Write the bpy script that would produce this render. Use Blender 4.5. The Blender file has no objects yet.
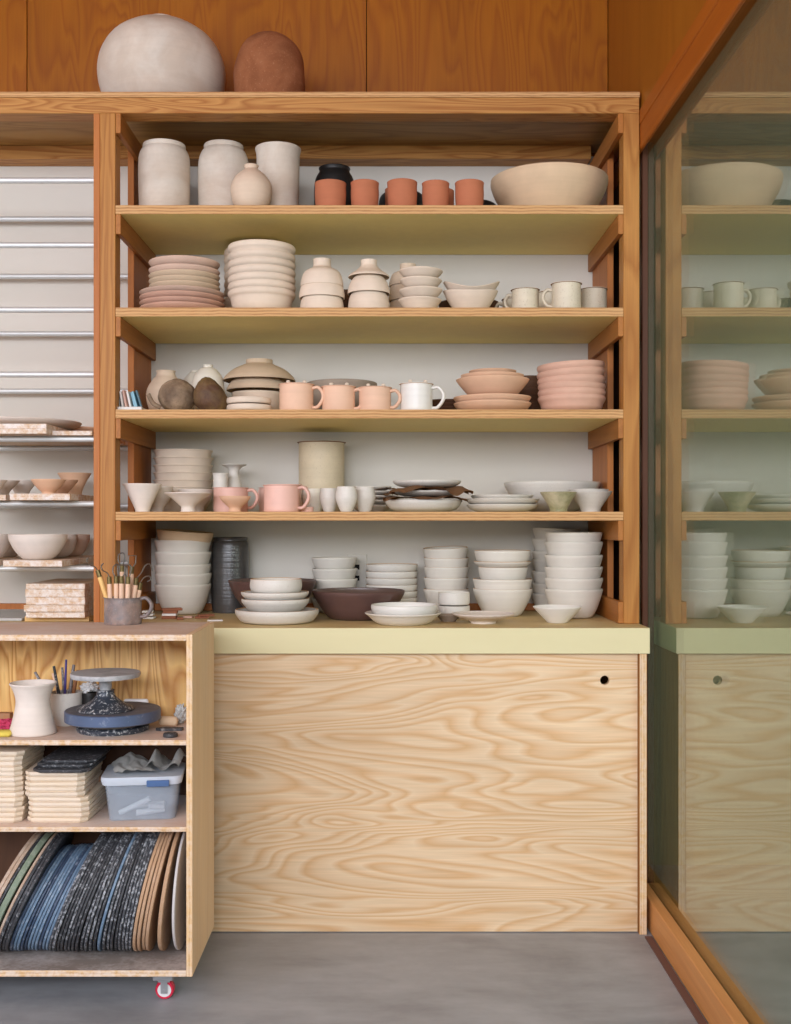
import bpy, bmesh, math, random
from mathutils import Vector, Matrix, noise
random.seed(7)
C = bpy.context.scene.collection
PI = math.pi
# photograph geometry: focal length in pixels, principal point, eye height (metres)
F, VX, VY, ZC = 1110.0, 388.0, 522.0, 1.0748
def WX(px, Y): return (px - VX) * Y / F
def WZ(py, Y): return ZC - (py - VY) * Y / F
TOP, S1, S2, S3, S4, CT = ZC+1.1635, ZC+.857, ZC+.5803, ZC+.3046, ZC+.0284, ZC-.275
K1, K2, K0, KT = ZC-.4792, ZC-.6704, ZC-.986, ZC-.2473      # cart shelves, deck, top
YF, YW = 3.0, 3.46                                            # shelf front plane, back wall

# ------------------------------------------------------------------ materials
def lin(c):
    out = []
    for v in c:
        v /= 255.0
        out.append(v/12.92 if v <= .04045 else ((v+.055)/1.055)**2.4)
    return (*out, 1.0)
class N:
    def __init__(s, name):
        s.m = bpy.data.materials.new(name); s.m.use_nodes = True
        s.t = s.m.node_tree; s.t.nodes.clear()
        s.out = s.n('ShaderNodeOutputMaterial')
    def n(s, kind, **kw):
        nd = s.t.nodes.new(kind)
        for k, v in kw.items():
            if k.startswith('_'): setattr(nd, k[1:], v)
            else: nd.inputs[int(k[1:]) if k[0] == 'i' and k[1:].isdigit() else k.replace('_', ' ')].default_value = v
        return nd
    def l(s, a, b, ao=0, bi=0): s.t.links.new(a.outputs[ao], b.inputs[bi])
    def math(s, op, a, b=None, c=None):
        nd = s.t.nodes.new('ShaderNodeMath'); nd.operation = op
        for i, v in enumerate((a, b, c)):
            if v is None: continue
            if isinstance(v, (int, float)): nd.inputs[i].default_value = v
            else: s.t.links.new(v, nd.inputs[i])
        return nd.outputs[0]
    def mix(s, fac, a, b, blend='MIX'):
        nd = s.t.nodes.new('ShaderNodeMix'); nd.data_type = 'RGBA'; nd.blend_type = blend
        for i, v in ((0, fac), (6, a), (7, b)):
            if isinstance(v, (int, float, tuple)): nd.inputs[i].default_value = v
            else: s.t.links.new(v, nd.inputs[i])
        return nd.outputs[2]
    def coords(s, scale=(1, 1, 1), rand=True):
        tc = s.n('ShaderNodeTexCoord'); o = tc.outputs['Object']
        if rand:
            oi = s.n('ShaderNodeObjectInfo')
            v = s.n('ShaderNodeVectorMath', _operation='SCALE'); v.inputs[0].default_value = (3.1, 5.3, 7.7)
            s.t.links.new(oi.outputs['Random'], v.inputs['Scale'])
            ad = s.n('ShaderNodeVectorMath', _operation='ADD')
            s.t.links.new(o, ad.inputs[0]); s.t.links.new(v.outputs[0], ad.inputs[1]); o = ad.outputs[0]
        mp = s.n('ShaderNodeMapping'); mp.inputs['Scale'].default_value = scale
        s.t.links.new(o, mp.inputs['Vector'])
        return mp.outputs[0]
    def noise(s, vec, scale, detail=2, rough=.5, dist=0):
        nd = s.n('ShaderNodeTexNoise', Scale=scale, Detail=detail, Roughness=rough, Distortion=dist)
        s.t.links.new(vec, nd.inputs['Vector']); return nd.outputs[0]
    def ramp(s, fac, stops):
        nd = s.n('ShaderNodeValToRGB'); e = nd.color_ramp.elements
        while len(e) < len(stops): e.new(.5)
        for el, (p, c) in zip(e, stops): el.position = p; el.color = c if len(c) == 4 else lin(c)
        s.t.links.new(fac, nd.inputs[0]); return nd.outputs[0]
    def bsdf(s, col, rough=.6, spec=.4, bump=None, bs=.2, bd=.002, **kw):
        b = s.n('ShaderNodeBsdfPrincipled'); b.inputs['Specular IOR Level'].default_value = spec
        for k, v in (('Base Color', col), ('Roughness', rough)):
            if isinstance(v, (int, float, tuple)): b.inputs[k].default_value = v
            else: s.t.links.new(v, b.inputs[k])
        for k, v in kw.items(): b.inputs[k.replace('_', ' ')].default_value = v
        if bump is not None:
            bp = s.n('ShaderNodeBump', Strength=bs, Distance=bd); s.t.links.new(bump, bp.inputs['Height'])
            s.t.links.new(bp.outputs[0], b.inputs['Normal'])
        s.t.links.new(b.outputs[0], s.out.inputs[0]); return s.m
def axis_scale(axis, along, across): return tuple(along if a == axis else across for a in 'xyz')
def wood(name, light, dark, axis, along=1.0, across=5.0, rings=11, cath=.75, fine=.35, rough=.55, dirt=0.0, dirtc=(226, 214, 205), spec=.3, dscale=9):
    n = N(name)
    v = n.coords(axis_scale(axis, along, across))
    a = n.noise(v, 1.0, 2.2, .45, .5)
    s = n.math('FRACT', n.math('MULTIPLY', a, rings))
    s = n.ramp(s, [(0, (0, 0, 0, 1)), (.40, (.35,)*3+(1,)), (.72, (1, 1, 1, 1)), (1, (0, 0, 0, 1))])
    f = n.noise(n.coords(axis_scale(axis, 6, 210)), 1.0, 3, .6)
    p = n.noise(n.coords(axis_scale(axis, .9, 3.0)), 1.3, 2)
    base = n.mix(n.math('MULTIPLY', s, cath), lin(light), lin(dark))
    fr = n.math('MULTIPLY_ADD', n.math('SUBTRACT', f, .5), fine*2, 1.0)
    pr = n.math('MULTIPLY_ADD', n.math('SUBTRACT', p, .5), .35, 1.0)
    vm = n.n('ShaderNodeCombineXYZ'); mm = n.math('MULTIPLY', fr, pr)
    for i in range(3): n.t.links.new(mm, vm.inputs[i])
    col = n.mix(1.0, base, vm.outputs[0], 'MULTIPLY')
    if dirt > 0:
        d1 = n.noise(n.coords((1, 1, 1)), dscale, 5, .65)
        d2 = n.noise(n.coords((1, 1, 1)), 90, 3, .6)
        dm = n.math('MULTIPLY_ADD', d2, .35, d1)
        k = n.ramp(dm, [(.60, (0, 0, 0, 1)), (.82, (1, 1, 1, 1))])
        col = n.mix(n.math('MULTIPLY', k, dirt), col, lin(dirtc))
    return n.bsdf(col, rough, spec, f, .12, .0006)
def ply_edge(name, axis='z', period=.0082, c1=(212, 168, 116), c2=(146, 92, 50), dirt=0.0):
    n = N(name); tc = n.n('ShaderNodeTexCoord'); sp = n.n('ShaderNodeSeparateXYZ'); n.t.links.new(tc.outputs['Object'], sp.inputs[0])
    z = sp.outputs['xyz'.index(axis)]
    w = n.noise(n.coords((14, 14, 14)), 1.0, 3)
    ph = n.math('ADD', n.math('MULTIPLY', z, 1/period), n.math('MULTIPLY', w, .9))
    s = n.math('PINGPONG', ph, .5)
    s = n.math('MULTIPLY', s, 2.0)
    k = n.ramp(s, [(.2, (0, 0, 0, 1)), (.75, (1, 1, 1, 1))])
    g = n.noise(n.coords((26, 26, 120)), 1.0, 4, .7)
    col = n.mix(n.math('MULTIPLY', k, g), lin(c1), lin(c2))
    if dirt > 0:
        d = n.ramp(n.noise(n.coords((1, 1, 1)), 60, 5, .7), [(.38, (0, 0, 0, 1)), (.60, (1, 1, 1, 1))])
        col = n.mix(n.math('MULTIPLY', d, dirt), col, lin((235, 226, 219)))
    return n.bsdf(col, .7, .2)
def clay(name, c, rough=.75, var=.06, speck=0.0, speckc=(120, 90, 60), rings=.25, spec=.25, c2=None, vscale=16):
    n = N(name)
    v = n.coords((1, 1, 1))
    a = n.noise(v, vscale, 4, .55)
    r = n.noise(n.coords((2, 2, 130)), 1.0, 2)
    fac = n.math('MULTIPLY_ADD', n.math('SUBTRACT', a, .5), var*5, 1.0)
    oi = n.n('ShaderNodeObjectInfo')
    fac = n.math('MULTIPLY', fac, n.math('MULTIPLY_ADD', oi.outputs['Random'], .07, .965))
    fac = n.math('MULTIPLY', fac, n.math('MULTIPLY_ADD', n.math('SUBTRACT', r, .5), .10, 1.0))
    cx = n.n('ShaderNodeCombineXYZ')
    for i in range(3): n.t.links.new(fac, cx.inputs[i])
    base = lin(c)
    if c2:
        b = n.noise(n.coords((1, 1, 1)), vscale*.7, 5, .62, .6)
        base = n.mix(n.ramp(b, [(.38, (0, 0, 0, 1)), (.62, (1, 1, 1, 1))]), lin(c), lin(c2))
    col = n.mix(1.0, base, cx.outputs[0], 'MULTIPLY')
    if speck > 0:
        sn = n.noise(n.coords((1, 1, 1)), 240, 2)
        col = n.mix(n.math('MULTIPLY', n.ramp(sn, [(.62, (0, 0, 0, 1)), (.7, (1, 1, 1, 1))]), speck), col, lin(speckc))
    return n.bsdf(col, rough, spec, r, rings, .0012)
def plain(name, c, rough=.5, metal=0.0, spec=.4, splat=0.0, splatc=(220, 214, 208), sscale=60, lo=.52, hi=.62):
    n = N(name); col = lin(c)
    a = n.noise(n.coords((1, 1, 1)), 30, 3)
    col = n.mix(n.math('MULTIPLY', a, .3), col, tuple(x*.7 for x in lin(c)[:3])+(1,))
    if splat > 0:
        d = n.ramp(n.noise(n.coords((1, 1, 1)), sscale, 5, .7, .4), [(lo, (0, 0, 0, 1)), (hi, (1, 1, 1, 1))])
        col = n.mix(n.math('MULTIPLY', d, splat), col, lin(splatc))
    return n.bsdf(col, rough, spec, Metallic=metal)

M = {}
M['ply_wall'] = wood('plywood_wall', (158, 92, 8), (132, 66, 3), 'z', 1.1, 6.5, 16, .6, .16, .42)
M['ply_side'] = wood('plywood_side', (164, 100, 26), (146, 80, 12), 'z', .6, 5.0, 6, .4, .14, .42)
M['ply_front'] = wood('plywood_front', (229, 202, 166), (212, 168, 118), 'x', 1.1, 6.8, 22, .85, .18, .5, .0)
M['fir_x'] = wood('fir_lengthwise', (190, 136, 72), (154, 94, 38), 'x', 1.4, 14, 16, .9, .2, .5)
M['fir_z'] = wood('fir_upright', (180, 124, 60), (150, 92, 34), 'z', .8, 12, 12, .75, .2, .5)
M['fir_y'] = wood('fir_depthwise', (174, 112, 52), (150, 88, 32), 'y', .8, 12, 6, .5, .18, .5)
M['fir_end'] = wood('fir_orange', (182, 112, 54), (164, 92, 38), 'z', .6, 12, 6, .5, .18, .5)
M['plank_z'] = wood('upright_plank', (184, 114, 56), (164, 94, 40), 'z', .6, 10, 6, .5, .2, .5)
M['under_top'] = wood('plywood_underside', (176, 134, 74), (140, 96, 44), 'x', 1.2, 8, 12, .7, .2, .5)
M['edge_z'] = ply_edge('plywood_edge')
M['edge_dirty'] = ply_edge('plywood_edge_dusty', 'z', .0075, (224, 188, 140), (176, 128, 84), .55)
M['edge_v'] = ply_edge('plywood_edge_vertical', 'x', .0070, (228, 192, 142), (186, 138, 88), .3)
M['edge_white'] = ply_edge('board_edge_chalky', 'z', .0046, (220, 190, 156), (176, 134, 100), .92)
M['cart_side'] = wood('cart_side_wood', (232, 200, 160), (220, 182, 138), 'z', .7, 7, 5, .5, .16, .55, .12)
M['cart_back'] = wood('cart_back_wood', (236, 194, 122), (190, 130, 62), 'z', 1.2, 9.0, 20, .95, .12, .5, .08)
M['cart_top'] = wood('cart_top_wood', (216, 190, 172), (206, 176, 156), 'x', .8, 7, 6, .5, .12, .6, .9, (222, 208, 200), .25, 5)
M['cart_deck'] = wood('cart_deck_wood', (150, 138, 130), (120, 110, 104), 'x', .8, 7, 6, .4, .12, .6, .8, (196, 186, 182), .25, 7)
M['board'] = wood('ware_board_wood', (216, 186, 150), (196, 160, 122), 'y', .9, 8, 6, .5, .2, .65, .85)
M['bat_wood'] = wood('bat_wood', (230, 212, 188), (214, 192, 164), 'x', .9, 8, 5, .4, .15, .65, .35)
M['bat_brown'] = wood('bat_brown', (176, 126, 86), (150, 100, 64), 'x', .9, 8, 5, .4, .15, .65, .1)
M['pine'] = wood('pine_board', (232, 192, 128), (214, 168, 98), 'x', .9, 8, 6, .5, .15, .6, .1)
M['red_fir'] = wood('rail_wood', (172, 94, 26), (152, 76, 16), 'y', .7, 11, 6, .45, .16, .45)
M['rail_low'] = wood('rail_wood_pale', (206, 146, 88), (190, 124, 68), 'y', .7, 11, 6, .45, .16, .5)
M['jamb'] = wood('jamb_wood', (92, 52, 30), (76, 42, 24), 'z', .7, 11, 6, .45, .16, .5)
M['cart_back_shade'] = wood('cart_back_shaded_brown', (88, 58, 38), (66, 42, 28), 'z', .9, 8, 6, .5, .15, .6)  # cart back darkened in colour for the shade of the lower bays
M['tool_wood'] = wood('tool_handle_wood', (232, 196, 168), (220, 178, 146), 'z', 2, 30, 4, .4, .1, .5)
M['tool_pine'] = wood('tool_handle_yellow', (232, 190, 120), (216, 168, 96), 'z', 2, 30, 4, .4, .1, .5)
def laminate():
    n = N('yellow_laminate')
    a = n.noise(n.coords((1, 6, 6)), 5, 4, .6)
    col = n.mix(n.math('MULTIPLY', a, .35), lin((224, 214, 170)), lin((214, 202, 152)))
    return n.bsdf(col, .5, .3)
M['lam'] = laminate()
M['lam_bounce_lit'] = plain('laminate_bounce_lit', (255, 232, 146), .6)  # same laminate, brightened and yellowed to stand for bounced light under the shelves
def lam_top():
    n = N('worktop_surface')
    a = n.noise(n.coords((1.5, 14, 14)), 3, 5, .65)
    col = n.mix(a, lin((226, 204, 152)), lin((204, 174, 118)))
    return n.bsdf(col, .55, .3)
M['lam_top'] = lam_top()
def wall_white():
    n = N('wall_paint')
    a = n.noise(n.coords((1, 1, 1)), 2.5, 4)
    return n.bsdf(n.mix(a, lin((222, 216, 205)), lin((212, 206, 195))), .8, .2)
M['wall'] = wall_white()
def concrete():
    n = N('concrete')
    a = n.noise(n.coords((1, 1.6, 1)), 3.0, 6, .62, .4)
    b = n.noise(n.coords((1, 1, 1)), 22, 4, .6)
    c = n.noise(n.coords((.6, 2.4, 1)), 5, 5, .6)
    col = n.ramp(n.math('ADD', n.math('MULTIPLY', a, .62), n.math('MULTIPLY', c, .38)), [(.3, (134, 137, 142)), (.5, (164, 167, 172)), (.7, (184, 187, 191))])
    col = n.mix(n.math('MULTIPLY', b, .25), col, lin((120, 114, 110)))
    return n.bsdf(col, n.math('MULTIPLY_ADD', a, .3, .4), .35, b, .05, .001)
M['floor'] = concrete()
def glass():
    n = N('tinted_glass')
    geo = n.n('ShaderNodeNewGeometry')
    d = n.n('ShaderNodeVectorMath', _operation='DOT_PRODUCT')
    n.t.links.new(geo.outputs['Incoming'], d.inputs[0]); n.t.links.new(geo.outputs['Normal'], d.inputs[1])
    c = n.math('ABSOLUTE', d.outputs['Value'])
    f = n.math('MULTIPLY_ADD', n.math('POWER', n.math('SUBTRACT', 1.0, c), 5.0), .76, .24)
    g = n.n('ShaderNodeBsdfGlossy', Roughness=.012); g.inputs[0].default_value = (.93, .96, .92, 1)
    t = n.n('ShaderNodeBsdfTransparent'); t.inputs[0].default_value = (.76, .80, .72, 1)
    ms = n.n('ShaderNodeMixShader'); n.t.links.new(f, ms.inputs[0]); n.l(t, ms, 0, 1); n.l(g, ms, 0, 2)
    n.t.links.new(ms.outputs[0], n.out.inputs[0]); return n.m
M['glass'] = glass()
def plastic_clear():
    n = N('cloudy_plastic')
    b = n.n('ShaderNodeBsdfPrincipled', Roughness=.25); b.inputs['Base Color'].default_value = lin((205, 214, 224))
    t = n.n('ShaderNodeBsdfTransparent'); t.inputs[0].default_value = (.93, .96, .99, 1)
    a = n.noise(n.coords((1, 1, 1)), 30, 4)
    f = n.math('MULTIPLY_ADD', a, .22, .16)
    ms = n.n('ShaderNodeMixShader'); n.t.links.new(f, ms.inputs[0]); n.l(t, ms, 0, 1); n.l(b, ms, 0, 2)
    n.t.links.new(ms.outputs[0], n.out.inputs[0]); return n.m
M['plastic'] = plastic_clear()
M['lid'] = plain('lid_plastic', (196, 204, 214), .35)
M['steel'] = plain('galvanised_tube', (222, 224, 222), .5, .45, .5)
M['wire'] = plain('steel_wire', (170, 168, 168), .3, .9, .5)
M['brass'] = plain('brass_ferrule', (118, 102, 64), .4, .7, .5)
M['zinc'] = plain('zinc_bracket', (176, 178, 180), .35, .7, .5)
M['red'] = plain('red_tyre', (214, 38, 70), .35)
M['white_pl'] = plain('white_plastic', (232, 230, 228), .4)
M['dark'] = plain('dark_void', (26, 24, 22), .8)
M['track'] = plain('floor_track', (112, 82, 74), .6)
M['black_bat'] = plain('black_bat', (60, 61, 65), .55, 0, .4, .6, (176, 178, 182), 110, .55, .64)
M['black_bat2'] = plain('black_bat_chalky', (70, 72, 77), .6, 0, .4, .75, (186, 189, 194), 110, .49, .60)
M['blue_bat'] = plain('blue_bat', (104, 128, 152), .55, 0, .4, .5, (170, 184, 198), 70, .5, .66)
M['navy_bat'] = plain('navy_bat', (64, 80, 104), .5, 0, .4, .5, (160, 170, 186), 50, .52, .68)
M['green_bat'] = plain('green_bat', (128, 142, 122), .6, 0, .3, .3, (180, 184, 170), 40)
M['beige_bat'] = plain('beige_bat', (186, 160, 138), .65, 0, .3, .5, (214, 198, 184), 40, .45, .65)
M['tan_bat'] = plain('tan_bat', (188, 152, 120), .65, 0, .3, .35, (210, 186, 166), 40, .5, .7)
M['pale_bat'] = plain('pale_bat', (208, 204, 202), .6)
M['slate'] = plain('slip_splashed_metal', (58, 64, 74), .45, .2, .5, .85, (222, 222, 222), 130, .54, .62)
M['wheelblue'] = plain('banding_wheel_blue', (92, 108, 138), .36, .3, .5, .3, (190, 198, 208), 50, .58, .7)
M['wheeltop'] = plain('banding_wheel_face', (96, 96, 104), .6, .1, .4, .3, (170, 166, 166), 20, .5, .7)
M['disc'] = plain('chalky_disc', (186, 186, 186), .6, .1, .4, .5, (120, 122, 126), 18, .48, .62)
M['paper'] = plain('kraft_paper', (166, 126, 90), .85)
M['cloth'] = plain('grey_cloth', (198, 198, 194), .9, 0, .2, .5, (214, 212, 206), 30, .5, .7)
M['pink_cloth'] = plain('magenta_rag', (196, 62, 98), .9)
M['sponge'] = plain('yellow_sponge', (226, 204, 92), .9)
M['blue_pl'] = plain('blue_plastic', (74, 104, 150), .4)
M['purple'] = plain('purple_pen', (70, 60, 130), .4)
M['grey_tool'] = plain('grey_tool', (126, 118, 116), .5, .2, .5, .4)
M['brown_tool'] = plain('brown_tool', (150, 96, 58), .6)
M['dark_tool'] = plain('dark_rubber', (58, 58, 60), .6, 0, .4, .3)
# clays
M['raw'] = clay('raw_white_clay', (227, 215, 204))
M['rawtex'] = clay('brushed_white_clay', (212, 202, 188), .8, .07, 0, rings=.5, c2=(202, 187, 170), vscale=12)
M['cream'] = clay('cream_clay', (226, 208, 188))
M['beige'] = clay('beige_clay', (222, 200, 176))
M['sand'] = clay('sand_clay', (220, 192, 158))
M['peach'] = clay('peach_clay', (222, 180, 148))
M['pink'] = clay('pink_clay', (214, 172, 150))
M['dusty'] = clay('dusty_pink_clay', (210, 180, 160))
M['taupe'] = clay('taupe_clay', (204, 180, 152))
M['pinkglaze'] = clay('pink_matte_glaze', (234, 188, 172), .5, .05, spec=.4)
M['mugpeach'] = clay('peach_matte_clay', (232, 192, 164), .65)
M['terra'] = clay('terracotta', (184, 114, 82), .8, .07, rings=.4)
M['terra2'] = clay('terracotta_rough', (156, 100, 66), .85, .1, .25, (196, 150, 120), .3, c2=(138, 84, 52))
M['black'] = clay('black_clay', (34, 31, 30), .45, .1, spec=.4)
M['white'] = clay('white_glaze', (232, 228, 220), .35, .03, spec=.45, rings=.05)
M['offwhite'] = clay('offwhite_glaze', (228, 220, 204), .45, .03, spec=.4, rings=.12)
M['stone'] = clay('stoneware_white', (222, 216, 206), .45, .04, .12, rings=.15, spec=.4)
M['ivory'] = clay('ivory_glaze', (226, 219, 207), .45, .03, spec=.4, rings=.15)
M['oat'] = clay('oatmeal_glaze', (214, 203, 180), .5, .08, .35, (150, 120, 80), spec=.4)
M['rimbrown'] = clay('brown_rim', (132, 84, 50), .6, .1)
M['tanrim'] = clay('tan_rim', (204, 160, 116), .7)
M['choc'] = clay('chocolate_clay', (96, 70, 64), .42, .1, spec=.45, rings=.3)
M['choc_in'] = clay('chocolate_glaze', (100, 80, 72), .35, .1, spec=.5)
M['darkbrown'] = clay('dark_brown_clay', (92, 64, 46), .6, .1)
M['gunmetal'] = clay('gunmetal_glaze', (56, 54, 54), .3, .14, spec=.7, rings=.9, c2=(78, 75, 72), vscale=9)
M['rock'] = clay('pitfired_clay', (112, 92, 74), .7, .2, .4, (60, 48, 40), .3, c2=(150, 128, 104), vscale=22)
M['rock2'] = clay('woodfired_clay', (124, 100, 62), .6, .2, .4, (54, 42, 36), .3, c2=(92, 66, 52), vscale=16)
M['moss'] = clay('moss_glaze', (140, 136, 98), .45, .15, .4, (190, 180, 140), spec=.45, c2=(190, 178, 144), vscale=26)
M['mugdark'] = clay('smoky_mug_glaze', (120, 112, 112), .4, .25, .3, (190, 182, 174), .3, spec=.5, c2=(150, 128, 118), vscale=34)
M['olive'] = clay('ash_glaze', (220, 203, 172), .5, .06, .2, rings=.9)
M['greyplate'] = clay('grey_brown_clay', (158, 142, 126), .7)
M['biscuit_tile'] = clay('brown_tile', (146, 92, 66), .7, .1)
M['tile_white'] = clay('tile_white', (226, 222, 216), .4)
M['tile_pink'] = clay('tile_pink', (216, 176, 160), .5)
M['tile_blue'] = clay('tile_blue', (132, 176, 190), .35)
M['tile_teal'] = clay('tile_teal', (60, 96, 108), .35)
M['tile_grey'] = clay('tile_grey', (150, 148, 142), .5)

# ------------------------------------------------------------------ mesh helpers
def meshobj(name, bm, mats, parent=None, loc=None, smooth=False, norm=True):
    """Link a bmesh as ONE object. Geometry is world-space unless loc is given."""
    if norm: bmesh.ops.recalc_face_normals(bm, faces=bm.faces)
    me = bpy.data.meshes.new(name); bm.to_mesh(me); bm.free()
    for m in (mats if isinstance(mats, (list, tuple)) else [mats]): me.materials.append(M[m] if isinstance(m, str) else m)
    if smooth:
        me.polygons.foreach_set('use_smooth', [True]*len(me.polygons))
        try: me.set_sharp_from_angle(angle=math.radians(smooth if smooth is not True else 50))
        except Exception: pass
    o = bpy.data.objects.new(name, me); C.objects.link(o)
    if loc is None:
        if parent is not None: me.transform(Matrix.Translation(-pworld(parent)))
        else:
            # origin at the base centre
            xs = [v.co for v in me.vertices]
            c = Vector(((min(v.x for v in xs)+max(v.x for v in xs))/2, (min(v.y for v in xs)+max(v.y for v in xs))/2, min(v.z for v in xs)))
            me.transform(Matrix.Translation(-c)); o.location = c
    else: o.location = Vector(loc) - (pworld(parent) if parent is not None else Vector((0, 0, 0)))
    if parent is not None: o.parent = parent
    return o
def pworld(o):
    v = Vector((0, 0, 0))
    while o is not None: v = v + o.location; o = o.parent
    return v
USED = {}
def tag(o, label, cat, group=None):
    o['label'] = label; o['category'] = cat
    if group: o['group'] = group
    USED.setdefault(label, []).append(o.name); return o
def thing(name, label, cat, loc, group=None):
    o = bpy.data.objects.new(name, None); C.objects.link(o); o.location = loc; o.empty_display_size = .05
    return tag(o, label, cat, group)
def box(bm, x0, x1, y0, y1, z0, z1, mi=0, bev=0.0):
    vs = [bm.verts.new((x, y, z)) for z in (z0, z1) for y in (y0, y1) for x in (x0, x1)]
    fs = [bm.faces.new([vs[i] for i in q]) for q in ((0, 2, 3, 1), (4, 5, 7, 6), (0, 1, 5, 4), (2, 6, 7, 3), (0, 4, 6, 2), (1, 3, 7, 5))]
    for f in fs: f.material_index = mi
    if bev:
        es = list({e for f in fs for e in f.edges})
        bmesh.ops.bevel(bm, geom=es, offset=bev, segments=1, affect='EDGES', material=-1)
    return fs
def slab(name, b, mats, parent=None, bev=.0012, edge=None, under=None, vertical=None):
    """Board; mats[0] faces, then material indices by face direction: edge (front/side), under (downward)."""
    bm = bmesh.new(); box(bm, *b, bev=0)
    bm.normal_update()
    for f in bm.faces:
        n = f.normal
        if edge is not None and (abs(n.y) > .9 if vertical == 'x' else abs(n.z) < .5): f.material_index = edge
        if under is not None and n.z < -.9: f.material_index = under
    if bev: bmesh.ops.bevel(bm, geom=bm.edges[:], offset=bev, segments=1, affect='EDGES', material=-1)
    return meshobj(name, bm, mats, parent)
def struct(o): o['kind'] = 'structure'; return o
def prism(bm, poly, z0, z1, mi=0, mside=None):
    a = [bm.verts.new((x, y, z0)) for x, y in poly]; b = [bm.verts.new((x, y, z1)) for x, y in poly]
    n = len(poly)
    for f in (bm.faces.new(a[::-1]), bm.faces.new(b)): f.material_index = mi
    for i in range(n):
        f = bm.faces.new((a[i], a[(i+1) % n], b[(i+1) % n], b[i])); f.material_index = mi if mside is None else mside
def smoothp(p, k=4):
    """Catmull-Rom through a profile; a point given with a third value is kept as a sharp corner."""
    if k < 2 or len(p) < 3: return [q[:2] for q in p]
    out = []
    for i in range(len(p)-1):
        p1, p2 = p[i], p[i+1]
        p0 = p[i-1] if i > 0 and len(p1) < 3 else p1
        p3 = p[i+2] if i+2 < len(p) and len(p2) < 3 else p2
        for j in range(k):
            t = j/k; r = []
            for a in range(2):
                m1 = (p2[a]-p0[a])/2; m2 = (p3[a]-p1[a])/2
                r.append((2*t**3-3*t*t+1)*p1[a]+(t**3-2*t*t+t)*m1+(-2*t**3+3*t*t)*p2[a]+(t**3-t*t)*m2)
            out.append(tuple(r))
    out.append(p[-1][:2]); return out
def lathe(bm, pts, seg=48, mis=None):
    rings = []
    for r, z in pts:
        if r < 1e-5: rings.append([bm.verts.new((0, 0, z))])
        else: rings.append([bm.verts.new((r*math.cos(2*PI*i/seg), r*math.sin(2*PI*i/seg), z)) for i in range(seg)])
    for k in range(len(rings)-1):
        a, b = rings[k], rings[k+1]
        for i in range(seg):
            j = (i+1) % seg
            if len(a) == 1 and len(b) == 1: continue
            if len(a) == 1: f = bm.faces.new((a[0], b[j], b[i]))
            elif len(b) == 1: f = bm.faces.new((a[i], a[j], b[0]))
            else: f = bm.faces.new((a[i], a[j], b[j], b[i]))
            if mis: f.material_index = mis[k]
def vessel_pts(outer, t, closed=False):
    """outer: (r, z) from the base edge up. Returns the full turned section and per-ring tags (0 wall, 1 lip, 2 inside)."""
    if closed: return [(0, outer[0][1])] + outer + ([(0, outer[-1][1])] if outer[-1][0] > 1e-5 else []), None
    pts = [(0, outer[0][1])] + list(outer); tags = [0]*(len(outer))
    n = len(outer); inner = []
    for i in range(n):
        a = outer[max(0, i-1)]; b = outer[min(n-1, i+1)]
        dx, dz = b[0]-a[0], b[1]-a[1]; L = math.hypot(dx, dz) or 1
        inner.append((max(.001, outer[i][0]-dz/L*t), outer[i][1]+dx/L*t))
    ft = outer[0][1]+t
    inner = [(r, max(z, ft)) for r, z in inner]
    a, b = outer[-1], inner[-1]
    dx, dz = outer[-1][0]-outer[-2][0], outer[-1][1]-outer[-2][1]; L = math.hypot(dx, dz) or 1
    mid = ((a[0]+b[0])/2+dx/L*t*.35, (a[1]+b[1])/2+dz/L*t*.35)
    pts += [mid, b]; tags += [1, 1]
    for q in inner[::-1][1:]:
        pts.append(q); tags.append(2)
    pts.append((0, ft)); tags.append(2)
    return pts, tags
def vessel_bm(outer, t=.004, closed=False, inv=False, seg=48, wob=0.0, lip=None, inside=None, oval=1.0, wave=0.0, tint=None):
    bm = bmesh.new()
    H = max(z for r, z in outer)
    o = [(r, H-z) for r, z in outer][::-1] if inv else outer
    pts, tags = vessel_pts(o, t, closed)
    mis = None
    if tags: mis = [{0: 0, 1: lip or 0, 2: inside or 0}[k] for k in tags]
    lathe(bm, pts, seg, mis)
    for v in bm.verts:
        if wob:
            k = noise.noise(v.co*14+Vector((wob*977, 3, 1)))*wob
            v.co.x *= 1+k; v.co.y *= 1+k
        if oval != 1.0: v.co.y *= oval
        if wave:
            th = math.atan2(v.co.y, v.co.x); rr = math.hypot(v.co.x, v.co.y)
            v.co.z += wave*math.cos(2*th)*(rr/max(q[0] for q in o))**2*(v.co.z/H)
    if inv:
        for v in bm.verts: v.co.z = H-v.co.z
    return bm
def outer_px(prof, Y, z0, k=4):
    s = Y/F; q = []
    for p in prof:
        z = 0.0 if p[1] is None else WZ(p[1], Y)-z0
        if q and q[-1][1] == 0.0 and z < .0012: z = .0012
        q.append((p[0]*s, z)+tuple(p[2:]))
    return smoothp(q, k)
def pot(name, label, cat, group, px, Y, z0, prof, mat, t=.004, closed=False, inv=False, lip=None, inside=None, k=4, **kw):
    mats = [mat]; li = ii = None
    if lip: mats.append(lip); li = len(mats)-1
    if inside: mats.append(inside); ii = len(mats)-1
    bm = vessel_bm(outer_px(prof, Y, z0, k), t, closed, inv, lip=li, inside=ii, **kw)
    o = meshobj(name, bm, mats, loc=(WX(px, Y), Y, z0), smooth=45)
    return tag(o, label, cat, group)
ORD = ['topmost', 'second from top', 'third from top', 'fourth from top', 'fifth from top', 'sixth from top', 'seventh from top', 'eighth from top', 'ninth from top', 'tenth from top', 'eleventh from top', 'twelfth from top', 'thirteenth from top']
def ordinal(i, n): return 'bottom' if i == n-1 and n > 1 else ORD[i]
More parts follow.
